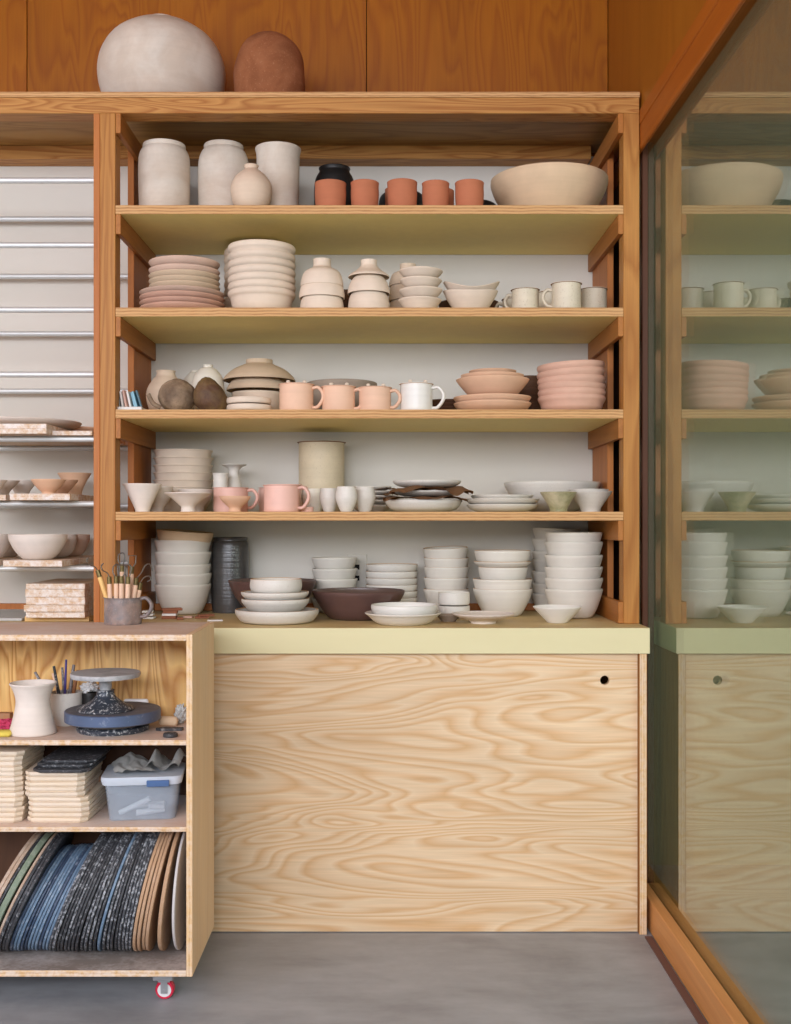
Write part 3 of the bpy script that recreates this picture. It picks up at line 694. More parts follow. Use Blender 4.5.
# ------------------------------------------------------------------ fourth shelf
CONE = [(.36, 0), (.38, .06), (.56, .34), (.8, .7), (1, 1)]
pot('bowl', 'white cone-shaped bowl at the left end of fourth shelf', 'bowl', 'white cone bowls', 142.5, 3.075, S4, [(7, None), (8, 508), (13.5, 496), (19.2, 484.5)], 'raw', .003)
pot('bowl', 'white cone bowl standing behind the leftmost cone bowl', 'bowl', 'white cone bowls', 156, 3.185, S4, [(7, None), (8, 508), (14, 498), (17, 487)], 'raw', .003)
pot('bowl', 'low white flared bowl on narrow foot, left of pink mug', 'bowl', 'white cone bowls', 188, 3.09, S4, [(7.4, None), (7, 507), (12, 502), (18, 497), (23.2, 493.6)], 'raw', .003)
pot('bowl', 'white flared bowl behind the low footed bowl', 'bowl', 'white cone bowls', 196, 3.21, S4, [(7.4, None), (8, 506), (13, 500), (17.5, 490)], 'raw', .003)
stack('bowl', 'pale pink flared bowl', 'the tall rear pile at left, fourth shelf', 'bowl', 183.3, 3.345, S4, 29.6, [(.55, 0), (.7, .08), (.88, .5), (.925, .72), (.965, .9), (1, .97), (.995, 1)], [494, 487.3, 480.2, 473, 465.5, 458, 450.6], 'cream', .0025)
pot('vase', 'tiny straight white vase behind pink mug, fourth shelf', 'vase', None, 220.5, 3.27, S4, [(7.5, None), (7.9, 500), (7.2, 480), (8, 473.5)], 'stone', .0025)
pot('vase', 'small white vase with wide trumpet mouth, fourth shelf', 'vase', None, 234, 3.33, S4, [(7.5, None), (8.6, 500), (7.5, 485), (5, 474.5), (6.5, 468.5), (12.6, 465)], 'stone', .0022)
mug('left pink mug behind small footed peach bowl, fourth shelf', 'pink mugs on fourth shelf', 230.7, 3.175, S4, 17, 488, 'pinkglaze', 1, 10, (490, 508), ang=0)
pot('bowl', 'small footed peach bowl in front of the left pink mug', 'bowl', None, 235, 3.055, S4, [(6.5, None), (6, 508), (9.5, 504.5), (14, 500), (15.7, 496.6)], 'peach', .0025)
mug('right pink mug at front of fourth shelf, large round handle', 'pink mugs on fourth shelf', 281.3, 3.062, S4, 17.4, 485.5, 'pinkglaze', 1, 11, (487.5, 508), ang=-8)
mug('pink mug directly behind the right pink mug', 'pink mugs on fourth shelf', 284.5, 3.19, S4, 16.6, 485, 'pinkglaze', 1, 10, (488, 507), ang=10)
mug('third pink mug at back, only left edge showing', 'pink mugs on fourth shelf', 275, 3.33, S4, 15.6, 488, 'pinkglaze', -1, 0.1, (490, 505))
pot('disc', 'flat pink clay disc beside right pink mug handle', 'disc', None, 306.5, 3.10, S4, [(6.8, None), (7, 510.6), (7, 507.6), (6.6, 507)], 'pinkglaze', closed=True)
pot('cup', 'white cup half hidden behind left small tumbler', 'cup', None, 313, 3.22, S4, [(8, None), (10.5, 506), (11.3, 496), (11, 489)], 'offwhite', .003)
pot('cylinder_vase', 'tall ribbed beige cylinder vase at back of fourth shelf', 'vase', None, 321.6, 3.37, S4, [(22, None), (22.6, 505), (22.8, 480), (22.8, 446), (22.9, 442.8)], 'olive', .005, lip='rimbrown')
for px, Y, R, y, lb in ((329, 3.12, 9.6, 488.6, 'left small white tumbler on fourth shelf'), (346.4, 3.06, 10.8, 486.8, 'middle small white tumbler, foremost of three, fourth shelf'), (364.8, 3.12, 10.6, 487.2, 'right small white tumbler beside paper-layered dishes')):
    pot('tumbler', lb, 'cup', 'three small white tumblers', px, Y, S4, [(R*.52, None), (R*.68, 508.5), (R*.97, 500), (R, 495), (R*.9, y+1.5), (R*.88, y)], 'stone', .0025)
# paper-layered dishes
def paper(label, px, Y, z, w, d, amp, seed, droop=0.012, group='kraft paper sheets between dishes'):
    bm = bmesh.new(); nx, ny = 30, 16; g = []
    for j in range(ny+1):
        row = []
        for i in range(nx+1):
            a, b = i/nx-.5, j/ny-.5
            z_ = amp*noise.noise(Vector((a*5+seed, b*4, seed*.7)))*(.4+1.6*max(abs(a), abs(b)))
            z_ += -droop*max(0, abs(b)-.36)*7*(1 if b < 0 else .3)*(.6+.6*math.sin(a*11+seed)) - droop*max(0, abs(a)-.4)*8
            row.append(bm.verts.new((a*w*(1+.04*math.sin(b*9+seed)), b*d*(1+.06*math.sin(a*9+seed)), z_)))
        g.append(row)
    for j in range(ny):
        for i in range(nx): bm.faces.new((g[j][i], g[j][i+1], g[j+1][i+1], g[j+1][i]))
    bmesh.ops.solidify(bm, geom=bm.faces[:], thickness=.0007)
    o = meshobj('paper_sheet', bm, 'paper', loc=(WX(px, Y), Y, z), smooth=True)
    return tag(o, label, 'paper', group)
Y = 3.13; zz = lambda y: WZ(y, Y)
pot('dish', 'bottom wide cream dish under kraft paper, fourth shelf', 'dish', 'dishes layered with kraft paper', 423.5, Y, S4, [(25, None), (33, 509), (37.5, 504), (38.6, 500.6)], 'stone', .004)
paper('lower kraft paper sheet, lying on the bottom wide dish', 425, Y, zz(497.2), .228, .232, .008, 1.3, .009)
pot('dish', 'middle white dish between two kraft paper sheets', 'dish', 'dishes layered with kraft paper', 428, Y, zz(496.3), [(24, None), (30, 494.6), (34, 492.6), (34.5, 491.6)], 'stone', .003)
paper('upper kraft paper sheet, drooping under the top dish', 430, Y, zz(488.5), .222, .235, .013, 4.7, .016)
pot('dish', 'top cream dish above kraft paper, fourth shelf', 'dish', 'dishes layered with kraft paper', 427, Y, zz(487.5), [(22, None), (28, 486.4), (33, 483.6), (34.2, 481.4)], 'stone', .003)
Y = 3.33
for i, y in enumerate((505.5, 500.5, 496, 491.5, 487)):
    pot('dish', f'{ordinal(4-i, 5)} small white dish in rear pile layered with paper', 'dish', 'small dishes in rear pile with paper', 371+random.uniform(-1, 1), Y, S4 if i == 0 else WZ(y+4.4, Y), [(12, None), (17, y+2.6 if i else 509), (20, y+1), (20.6, y)], 'stone', .0025)
for i, y in enumerate((497.5, 493, 488.5)):
    paper(f'{ordinal(2-i, 3)} crumpled kraft paper in rear pile of small dishes', 378, Y, WZ(y, Y), .118, .10, .006, 2.2+i*3, .006, 'kraft paper in rear pile')
stack('plate', 'cream dinner plate', 'pile of three on fourth shelf', 'plate', 502, 3.12, S4, 37, PLATE, [504.5, 499, 495.2], 'ivory', .0035, scales={0: .96, 2: .84})
pot('bowl', 'large shallow white bowl at back right of fourth shelf', 'bowl', None, 552, 3.305, S4, [(20, None), (30, 508), (41, 497), (46.8, 486.5), (47.6, 483)], 'stone', .005)
pot('bowl', 'small moss green cone bowl at front of fourth shelf', 'bowl', None, 558.5, 3.055, S4, [(8.6, None), (9.2, 508), (13.5, 500), (17.8, 493.5), (18.3, 492.3)], 'moss', .0025)
pot('bowl', 'outer cream cone bowl right of the moss green bowl', 'bowl', 'two nested cream cone bowls', 590.5, 3.125, S4, [(9.5, None), (10.5, 508), (15.5, 500.5), (21.6, 491.8)], 'stone', .003)
pot('bowl', 'inner cream cone bowl nested right of moss green bowl', 'bowl', 'two nested cream cone bowls', 588.5, 3.125, WZ(508, 3.125), [(8, None), (10, 503), (14, 497.5), (20, 489.8)], 'stone', .0022)
# ------------------------------------------------------------------ worktop
BOWL = [(.55, 0), (.66, .05), (.80, .3), (.90, .58), (.935, .7), (.98, .86), (1, .95), (.99, 1)]
stack('bowl', 'large ivory bowl', "tall pile at the worktop's left end", 'bowl', 183, 3.34, CT, 28, BOWL, [583.7, 573, 564, 551.5, 540, 531], ['ivory', 'ivory', 'ivory', 'ivory', 'ivory', 'sand'], .003, tilts={5: (1, 4.5)}, jit=.3)
pot('vase', 'tall dark gunmetal vase behind plates on the worktop', 'vase', None, 230.3, 3.395, CT, [(17.6, None), (18.6, 600), (18.6, 575), (18.4, 552), (17.6, 543), (16.4, 540.6), (17, 537.6)], 'gunmetal', .004)
pot('bowl', 'left chocolate brown bowl behind the pale bowl pile', 'bowl', 'chocolate brown bowls', 272.5, 3.27, CT, [(22, None), (29, 607), (38, 595), (43, 584), (44, 580.5)], 'choc', .004, inside='choc_in')
pot('bowl', 'right wide chocolate brown bowl on worktop, fully in view', 'bowl', 'chocolate brown bowls', 358.5, 3.165, CT, [(27, None), (33, 614), (41, 602), (45.6, 594), (46.4, 590.6)], 'choc', .0045, inside='choc_in')
Y = 3.045
pot('dish', 'wide pale dish at bottom of front left pile, worktop', 'dish', 'pale dishes in front left pile', 277, Y, CT, [(30, None), (36, 620.6), (41, 614), (41.7, 610.5), (41.2, 609)], 'stone', .004, lip='tanrim')
pot('bowl', 'lower middle pale bowl in front left pile on worktop', 'bowl', 'pale dishes in front left pile', 275.5, Y, WZ(613, Y), [(22, None), (28, 608.5), (33, 602.5), (33.9, 599.6), (33.7, 598.4)], 'stone', .003, lip='tanrim')
pot('bowl', 'upper middle pale bowl in front left pile on worktop', 'bowl', 'pale dishes in front left pile', 275, Y, WZ(604, Y), [(20, None), (26, 601), (32.5, 595.6), (33.8, 592.5), (33.5, 591.4)], 'stone', .003, lip='tanrim')
pot('bowl', 'small straight-sided bowl on top of front left pale pile', 'bowl', 'pale dishes in front left pile', 276, Y, WZ(594, Y), [(20, None), (24.5, 591), (26, 586), (25.6, 580.5), (25.4, 579)], 'stone', .003, lip='tanrim')
stack('bowl', 'small ivory bowl', 'rear pile between the chocolate bowls', 'bowl', 334.5, 3.375, CT, 23, DEEP, [598, 588.2, 578.4, 568.3, 557.4], 'ivory', .003)
stack('bowl', 'shallow white bowl with tan rim', 'rear pile behind chocolate bowl', 'bowl', 391.6, 3.376, CT, 26, [(.6, 0), (.8, .06), (.95, .4), (1, .85), (.99, 1)], [603, 597, 590.7, 584.3, 577.8, 571.2, 564.2], 'stone', .003, lip='tanrim')
stack('bowl', 'deep ivory bowl', 'narrow rear pile behind two ramekins', 'bowl', 446.3, 3.36, CT, 22.6, BOWL, [588.8, 577.5, 566.8, 557.5, 547.6], 'ivory', .003, tilts={4: (2.5, -2.2), 3: (0, -1.5)}, lip='tanrim')
stack('ramekin', 'white ramekin', 'pair before narrow bowl pile', 'bowl', 454, 3.19, CT, 15.8, [(.92, 0), (.98, .08), (1, .5), (1, 1)], [605, 592.4], 'stone', .003, H=12)
pot('dish', 'small brown dish behind the front white plates', 'dish', None, 448.5, 3.075, CT, [(7, None), (10, 618), (13, 615)], 'greyplate', .0025)
Y = 3.0
pot('dish', 'lower cream plate-dish at front centre of worktop', 'dish', 'pair of front dishes on worktop', 403, Y, CT, [(24, None), (29, 621), (35, 615.5), (38, 613.4), (38.2, 612.4)], 'ivory', .0035)
pot('bowl', 'upper low white bowl resting in front centre dish', 'bowl', 'pair of front dishes on worktop', 404.3, Y, WZ(618, Y), [(24, None), (30, 614.5), (33, 609), (33.3, 605.6), (32.9, 604.4)], 'white', .003)
pot('plate', 'white flared plate on narrow foot at front of worktop', 'plate', None, 483.3, 3.02, CT, [(12.5, None), (13.6, 621), (17, 619.4), (27, 616.2), (31, 614), (31, 613.2)], 'raw', .003)
Y = 3.26; g5 = 'big ivory bowls in pile right of the ramekins'
pot('bowl', 'bottom big ivory bowl in pile right of the ramekins', 'bowl', g5, 502.6, Y, CT, [(16, None), (20, 612), (26, 601), (28.9, 592.5), (29.6, 589.5), (29.3, 588.3)], 'ivory', .003, lip='tanrim')
pot('bowl', 'big ivory bowl second from bottom, pile right of the ramekins', 'bowl', g5, 502.4, Y, WZ(606, Y), [(16, None), (22, 600), (27, 590), (28.8, 582.5), (29.6, 580), (29.4, 578.7)], 'ivory', .003, lip='tanrim')
pot('bowl', 'narrower middle ivory bowl in pile right of the ramekins', 'bowl', g5, 502.9, Y, WZ(592, Y), [(13, None), (19, 586), (23, 577), (24.7, 569), (24.6, 567)], 'ivory', .003, lip='tanrim')
pot('bowl', 'shallow flared ivory bowl second from top, right of the ramekins', 'bowl', g5, 502.4, Y, WZ(573, Y), [(13, None), (19, 569.6), (23.2, 566.8), (27.6, 563.4), (28.6, 561.4)], 'ivory', .003, lip='tanrim')
pot('bowl', 'topmost ivory bowl in pile right of the ramekins', 'bowl', g5, 502.6, Y, WZ(569, Y), [(15, None), (21, 566), (25.6, 561), (27.6, 555), (28.4, 552), (28.2, 550.5)], 'ivory', .003, lip='tanrim')
stack('bowl', 'ivory bowl', "tallest front pile at worktop's right end", 'bowl', 573.6, 3.205, CT, 28.9, BOWL, [588.5, 577.6, 566.6, 554.8, 541.6, 532.4], 'ivory', .003, scales={5: .98})
stack('bowl', 'grey ivory bowl', "rear pile at the worktop's right end", 'bowl', 555.5, 3.378, CT, 23.4, DEEP, [593, 583, 571, 559, 551, 538.5, 528.5], 'ivory', .003, tilts={6: (0, 2.2)})
pot('bowl', 'small pure white cone bowl at front right of worktop', 'bowl', None, 557.3, 3.035, CT, [(9.5, None), (11, 621.2), (18, 614), (23.6, 607.8), (24.2, 606.6)], 'white', .0028)
# small tiles and chips by the left pile
def chip(label, m, px, py, w, d, h, Y, z, rot=0, cat='tile', group='loose tile samples by the left bowl pile'):
    bm = bmesh.new(); box(bm, -w/2, w/2, -d/2, d/2, 0, h, 0, .0008)
    o = meshobj('tile_sample', bm, m, loc=(WX(px, Y), Y, z)); o.rotation_euler = (0, 0, math.radians(rot)); return tag(o, label, cat, group)
Y = 3.16
chip('brown tile sample at bottom of small pile, worktop left', 'biscuit_tile', 169.5, 0, .040, .03, .0085, Y, CT, 3)
chip('white tile sample sandwiched between brown ones, worktop left', 'tile_white', 170, 0, .040, .03, .0065, Y, CT+.0088, -2)
chip('brown tile sample resting on the white one', 'biscuit_tile', 170.5, 0, .040, .03, .0075, Y, CT+.0156, 4)
chip('brown tile sample crowning the small pile, turned askew', 'biscuit_tile', 172, 0, .056, .028, .007, Y, CT+.0234, 18)
chip('short brown tile sample lying right of the small pile', 'biscuit_tile', 180, 0, .018, .03, .007, 3.135, CT, 12)
chip('pinkish tile sample lying flat before left bowl pile', 'tile_pink', 188, 0, .030, .022, .005, 3.19, CT, -5)
chip('lower brown tile sample right of the pinkish one', 'biscuit_tile', 202, 0, .040, .03, .0055, 3.18, CT, 10)
chip('upper brown tile sample lying askew beside the dark vase', 'biscuit_tile', 206, 0, .045, .022, .0055, 3.175, CT+.0058, 24)
chip('single white tile sample lying near worktop front, left', 'tile_white', 215, 0, .042, .018, .004, 3.08, CT, 14)
for i in range(3):
    chip(f'{["bottom", "middle", "top"][i]} white tile sample in pile behind smoky mug handle', 'tile_white', 149.5-i*.8, 0, .030, .03, .006, 3.16, CT+i*.0088, -4+5*i, group='white tile samples behind the smoky mug')

# ------------------------------------------------------------------ ware boards and pots on the rods (left bay)
def ware_board(label, x0, x1, Y0, z, h, splash=True, d=.44, name='ware_board'):
    o = slab(name, (x0, x1, Y0, Y0+d, z, z+h), ['board', 'edge_white'], None, .001, edge=1)
    return tag(o, label, 'board', 'ware boards on the drying rods')
def rodtop(k): return ZC+rz-k*.1765+.0084
z4 = rodtop(4)
ware_board('lower chalky ware board under the big pale platter', -1.20, WX(46.5, 2.95), 2.95, z4, .0135, d=.475)
ware_board('upper chalky ware board directly under the big pale platter', -1.20, WX(46.3, 2.955), 2.955, z4+.0137, .0135, d=.47)
ware_board('ware board carrying peach plate, right of the platter boards', WX(52, 3.0), -.80, 3.0, z4, .012, d=.43)
pot('platter', 'big pale disc platter on ware boards at left edge', 'platter', None, 18, 3.17, z4+.0274, [(30, None), (45, 429.4), (57, 426.4), (61.4, 423.4), (61.6, 422.2)], 'raw', .005)
pot('plate', 'peach plate partly hidden behind the big platter', 'plate', None, 82, 3.30, z4+.0122, [(14, None), (22, 434), (27, 430.4), (27.2, 428.8)], 'peach', .004)
z5 = rodtop(5)
ware_board('pale ware board under the peach cone bowls', WX(9.7, 2.95), WX(69.8, 2.95), 2.95, z5, .0175, d=.475)
ware_board('ware board at left edge under grey flared bowls', -1.20, WX(8, 2.98)-.006, 2.98, z5, .015, d=.44)
zz5 = z5+.0177
pot('bowl', 'front peach flared bowl on pale ware board', 'bowl', 'peach bowls on the ware board', 48.5, 3.02, zz5, [(6.6, None), (6.8, 492), (11, 488), (16, 481.6), (17, 480)], 'peach', .0028)
pot('bowl', 'middle peach flared bowl behind the front one', 'bowl', 'peach bowls on the ware board', 61, 3.155, zz5, [(6.6, None), (6.8, 493), (11, 488), (15.5, 482.4), (16.6, 480.4)], 'peach', .0028)
pot('bowl', 'tall peach cone bowl at back of pale ware board', 'bowl', 'peach bowls on the ware board', 74.5, 3.29, zz5, [(7, None), (8, 490), (12, 481), (16.4, 473.6)], 'peach', .0028)
pot('bowl', 'grey white flared bowl nearest the peach bowls, at back', 'bowl', 'grey white bowls at left edge', 22, 3.27, z5+.0152 if False else zz5, [(6, None), (8, 491), (13, 484), (15, 480.6)], 'raw', .0028)
pot('bowl', 'grey white flared bowl in the middle at left edge', 'bowl', 'grey white bowls at left edge', 1, 3.15, z5+.0152, [(7, None), (9, 491), (15, 484.5), (18, 481)], 'raw', .0028)
pot('bowl', 'grey white flared bowl cut by the left edge', 'bowl', 'grey white bowls at left edge', -12, 3.02, z5+.0152, [(7, None), (9, 492), (15, 485), (18.6, 480.6)], 'raw', .0028)
z6 = rodtop(6)
ware_board('chalky ware board under the row of round white bowls', WX(3, 2.94), WX(62, 2.94), 2.94, z6, .0165, d=.48)
ware_board('chalky ware board at left edge, lowest rod level', -1.20, WX(1, 3.0)-.008, 3.0, z6, .015, d=.42)
zz6 = z6+.0167
pot('bowl', 'frontmost round white bowl on the lowest ware board', 'bowl', 'round white bowls on the lowest ware board', 38, 3.018, zz6, [(12, None), (16, 557.5), (22, 551), (27.4, 541), (28.6, 534.6)], 'raw', .0032)
pot('bowl', 'second round white bowl behind the frontmost one', 'bowl', 'round white bowls on the lowest ware board', 52.5, 3.17, zz6, [(11, None), (15, 556), (20, 551), (23.6, 541), (24.2, 534.6)], 'raw', .0032)
pot('bowl', 'third round white bowl, at back of lowest ware board', 'bowl', 'round white bowls on the lowest ware board', 67, 3.315, zz6, [(10, None), (14, 554.5), (18, 550), (21.6, 541), (22.2, 534.8)], 'dusty', .0032)
pot('bowl', 'round white bowl cut by left edge, lowest rod level', 'bowl', 'round white bowls at left edge', -14, 3.08, z6+.0152, [(12, None), (15, 557), (20, 551), (24.6, 541), (26, 534.4)], 'raw', .0032)
pot('bowl', 'round white bowl at left edge, behind the cut-off one', 'bowl', 'round white bowls at left edge', 3.5, 3.275, z6+.0152, [(11, None), (14, 555), (18, 550), (20.6, 541), (21.4, 534.8)], 'raw', .0032)
# boards lying on the worktop, left bay
o = slab('pine_board', (WX(24, 3.06), WX(88.5, 3.06), 3.065, 3.38, CT, CT+.014), ['pine', 'pine'], None, .001); tag(o, 'yellow pine board under the stack of chalky boards, worktop left', 'board')
o = slab('plaster_slab', (-1.35, WX(22, 3.08), 3.08, 3.40, CT, CT+.008), ['cloth', 'cloth'], None, .002); tag(o, 'flat grey white plaster slab on worktop at left edge', 'slab')
zb_ = CT+.0142
bt = [(.0168, 25.5, 84.6, .002), (.0185, 24.4, 84.8, -.006), (.0215, 25.5, 84.6, .003), (.0215, 25.2, 84.5, .0), (.0150, 25.6, 84.6, .002)]
for i, (h, a, b, dy) in enumerate(bt):
    o = slab('chalky_board', (WX(a, 3.02), WX(b, 3.02), 3.02+dy, 3.30+dy, zb_, zb_+h-.0005), ['board', 'edge_white'], None, .001, edge=1)
    tag(o, f'{ordinal(4-i, 5)} thick chalky board in short stack on pine board', 'board', 'chalky boards stacked on the worktop'); zb_ += h

# ------------------------------------------------------------------ rolling cart
CX1 = -.430; CF, CB = 2.44, 2.745
cart = thing('storage_cart', 'plywood rolling cart with open shelves, dusted with clay', 'cart', (-.85, 2.6, 0))
zc0, zc1 = ZC-1.0, KT
slab('side_panel', (CX1-.0135, CX1, CF, CB, zc0, zc1), ['cart_side', 'edge_v'], cart, .0008, edge=1, vertical='x')
slab('side_panel', (-1.30, -1.2865, CF, CB, zc0, zc1), ['cart_side', 'edge_v'], cart, .0008, edge=1, vertical='x')
XI0, XI1 = -1.2864, CX1-.0136
slab('top_panel', (XI0, XI1, CF, CB, zc1-.0138, zc1-.0005), ['cart_top', 'edge_dirty'], cart, .0008, edge=1)
slab('shelf', (XI0, XI1, CF+.001, 2.7295, K1-.012, K1-.0005), ['cart_top', 'edge_dirty'], cart, .0008, edge=1)
slab('shelf', (XI0, XI1, CF+.001, 2.7295, K2-.011, K2-.0005), ['cart_top', 'edge_dirty'], cart, .0008, edge=1)
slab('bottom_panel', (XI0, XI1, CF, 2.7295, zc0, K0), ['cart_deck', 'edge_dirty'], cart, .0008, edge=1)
bm = bmesh.new(); box(bm, XI0, XI1, 2.730, 2.744, K1-.012, zc1-.0139); meshobj('back_panel', bm, 'cart_back', cart)
bm = bmesh.new(); box(bm, XI0, XI1, 2.730, 2.740, zc0, K1-.0121); meshobj('back_panel', bm, 'cart_back_shade', cart)
def caster(x, y):
    bm = bmesh.new(); wz = .0215
    box(bm, x-.030, x+.030, y-.022, y+.022, zc0-.0035, zc0-.0003)
    box(bm, x-.026, x+.020, y-.017, y+.017, zc0-.0305, zc0-.0034, 0, .002)
    for yy in (y-.0145, y+.0125):
        prism(bm, [(x-.013, yy), (x+.013, yy), (x+.013, yy+.002), (x-.013, yy+.002)], zc0-.034, zc0-.030)
        prism(bm, [(x-.0075, yy), (x+.0075, yy), (x+.0075, yy+.002), (x-.0075, yy+.002)], wz-.006, zc0-.0335)
    tube(bm, [(x, y-.016, wz), (x, y+.016, wz)], .0045, 12, up=(1, 0, 0))
    c = meshobj('caster', bm, 'zinc', cart)
    # the wheels are turned side-on to the front
    for o_, nm, mt, pr in ((0, 'tyre', 'red', [(.0155, -.010), (.0195, -.010), (.0212, -.007), (.0212, .007), (.0195, .010), (.0155, .010)]), (0, 'hub', 'white_pl', [(.005, -.0105), (.0153, -.0105), (.0153, .0105), (.005, .0105)])):
        b2 = bmesh.new(); lathe(b2, pr+[pr[0]], 32)
        b2.transform(Matrix.Rotation(PI/2, 4, 'X')); b2.transform(Matrix.Translation((x, y, wz)))
        meshobj(nm, b2, mt, c, smooth=40)
for x, y in ((WX(165.2, 2.507), 2.507), (WX(165.2, 2.507), 2.66), (-1.22, 2.49), (-1.22, 2.65)): caster(x, y)

# pots and tools on the cart's upper shelf
Y = 2.52
pot('vase', 'white waisted vase standing at left on cart upper shelf', 'vase', None, 33, Y, K1, [(22.4, None), (23, 731), (20.5, 722), (17, 706), (17, 697), (20, 688), (22.6, 683.6), (22.4, 682.4)], 'raw', .004)
pot('tool_pot', 'grey white round pot full of tools behind waisted vase', 'pot', None, 66, 2.63, K1, [(12, None), (15.4, 715), (16.4, 702), (16.2, 693), (15.6, 691.6)], 'stone', .0035)
tl = [('grey_tool', 58, 40, -28, .0042, 'grey rib tool leaning left in round tool pot'), ('purple', 64.5, 62, 2, .0032, 'purple pen standing upright in the round tool pot'), ('dark_tool', 61, 50, -8, .004, 'dark brush handle in the round tool pot'), ('grey_tool', 68, 52, 6, .0045, 'grey metal tool right of purple pen in pot'),
      ('brown_tool', 71, 42, 8, .005, 'brown wooden tool at right in round tool pot'), ('tool_wood', 64, 36, -16, .004, 'pale wooden stick leaning left in tool pot'), ('white_pl', 74.5, 44, 30, .0045, 'thick white stick leaning right from tool pot'), ('grey_tool', 62.5, 46, -3, .0035, 'thin grey needle tool in the round tool pot')]
for i, (m, px, h, lean, r, lb) in enumerate(tl):
    bm = bmesh.new(); L = h*.0024; a = math.radians(lean)
    zb = K1+.010; x0 = WX(66+(px-66)*.3, 2.63); y0 = 2.63+(-.012+.0035*i)
    # stands on the pot floor, leans over the rim
    ht = .062+L*.55
    tube(bm, [(x0-math.sin(a)*.004, y0, zb), (x0+math.sin(a)*ht*.5+(px-66)*.0008, y0, zb+ht*.52), (x0+math.sin(a)*ht+(px-66)*.0014, y0+.004, zb+ht)], [r*.7, r, r*.8], 8)
    o = meshobj('pottery_tool', bm, m, smooth=60); tag(o, lb, 'tool', 'tools in the round pot')
pot('jar', 'black speckled jar behind the banding wheel stem', 'jar', None, 90, 2.645, K1, [(9, None), (9.4, 710), (9.4, 694), (9, 692)], 'black', .003)
# crumpled white bag on the jar
bm = rock_bm(.022, (1.0, .7, .5), .35, 2.6, 5.5)
o = meshobj('plastic_bag', bm, 'white_pl', loc=(WX(90, 2.645), 2.645, WZ(691.5, 2.645)), smooth=True); tag(o, 'crumpled white plastic bag on black jar behind banding wheel', 'bag')
bm = bmesh.new(); prism(bm, [(-.05, -.02), (.045, -.02), (.045, .02), (-.05, .02)], 0, .016)
o = meshobj('rag', rock_bm(.019, (1.3, .9, .62), .45, 2.4, 9.1), 'pink_cloth', loc=(WX(6, 2.56), 2.56, K1), smooth=True); tag(o, 'crumpled magenta rag at the left edge of cart shelf', 'rag'); bm.free()
bm = bmesh.new(); box(bm, -.04, .022, -.02, .018, 0, .0115, 0, .004); o = meshobj('sponge', bm, 'sponge', loc=(WX(3, 2.49), 2.49, K1), smooth=True); tag(o, 'yellow sponge lying in front of the magenta rag', 'sponge')
bm = bmesh.new(); box(bm, -.05, .018, -.012, .012, 0, .026, 0, .001); o = meshobj('wood_block', bm, 'bat_brown', loc=(WX(4, 2.64), 2.64, K1), smooth=False); tag(o, 'brown wood block behind the magenta rag', 'block')
# two banding wheels, the small one standing on the big one
bw = thing('banding_wheel', 'large blue banding wheel with thick round head, on cart shelf', 'turntable', (WX(113, 2.56), 2.56, K1), 'banding wheels')
Y = 2.56; s = Y/F; L0 = bw.location
bm = bmesh.new(); lathe(bm, smoothp([(0, 0), (34.5*s, 0), (35.5*s, .004), (35.5*s, .010), (33*s, .0135), (0, .0135)], 1), 64); meshobj('base', bm, 'slate', bw, loc=L0, smooth=40)
bm = bmesh.new(); lathe(bm, [(0, .0136), (29*s, .0136), (29*s, .0225), (0, .0225)], 48); meshobj('spindle', bm, 'greyplate', bw, loc=L0, smooth=40)
bm = bmesh.new(); pr = [(0, .0226), (45.5*s, .0226), (47*s, .025), (47*s, .0465), (46*s, .0485), (0, .0485)]; lathe(bm, pr, 72, [0, 0, 0, 0, 1]); meshobj('wheel_head', bm, ['wheelblue', 'wheeltop'], bw, loc=L0, smooth=40)
sw = thing('banding_wheel', 'small slip-splashed banding wheel with cone foot and flat disc', 'turntable', (WX(105.5, 2.545), 2.545, K1+.0487), 'banding wheels')
Y = 2.545; s = Y/F; L1 = sw.location; z0 = L1.z
zr = lambda y: WZ(y, Y)-z0
bm = bmesh.new(); lathe(bm, [(0, 0)]+smoothp([(27.5*s, 0, 1), (28*s, .003), (24*s, .009), (16*s, .019), (10*s, .031), (8.6*s, .041), (8.8*s, .046, 1), (0, .046)], 4), 56); meshobj('foot', bm, 'slate', sw, loc=L1, smooth=40)
bm = bmesh.new(); lathe(bm, [(0, .0461), (5.6*s, .0461), (6.2*s, .055), (6.2*s, zr(677)), (0, zr(677))], 32); meshobj('spindle', bm, 'disc', sw, loc=L1, smooth=40)
bm = bmesh.new(); lathe(bm, [(0, zr(676.9)), (33.5*s, zr(676.9)), (34.2*s, zr(675.5)), (34.2*s, zr(673)), (33.6*s, zr(672.2)), (0, zr(672.2))], 64); meshobj('wheel_head', bm, 'disc', sw, loc=L1, smooth=40)
pot('plate', 'white plate edge showing behind the blue banding wheel', 'plate', None, 136, 2.672, K1, [(5.5, None), (6.5, 712), (7.2, 704), (7, 703)], 'white', .002) if False else None
bm = bmesh.new(); lathe(bm, [(0, 0), (.028, 0), (.030, .004), (.030, .048), (.027, .052), (0, .052)], 32)
for v in bm.verts: v.co.y *= .22
o = meshobj('plastic_tub', bm, 'white_pl', loc=(WX(136, 2.678), 2.6795, K1), smooth=40); tag(o, 'white rounded tub behind the blue banding wheel', 'tub')
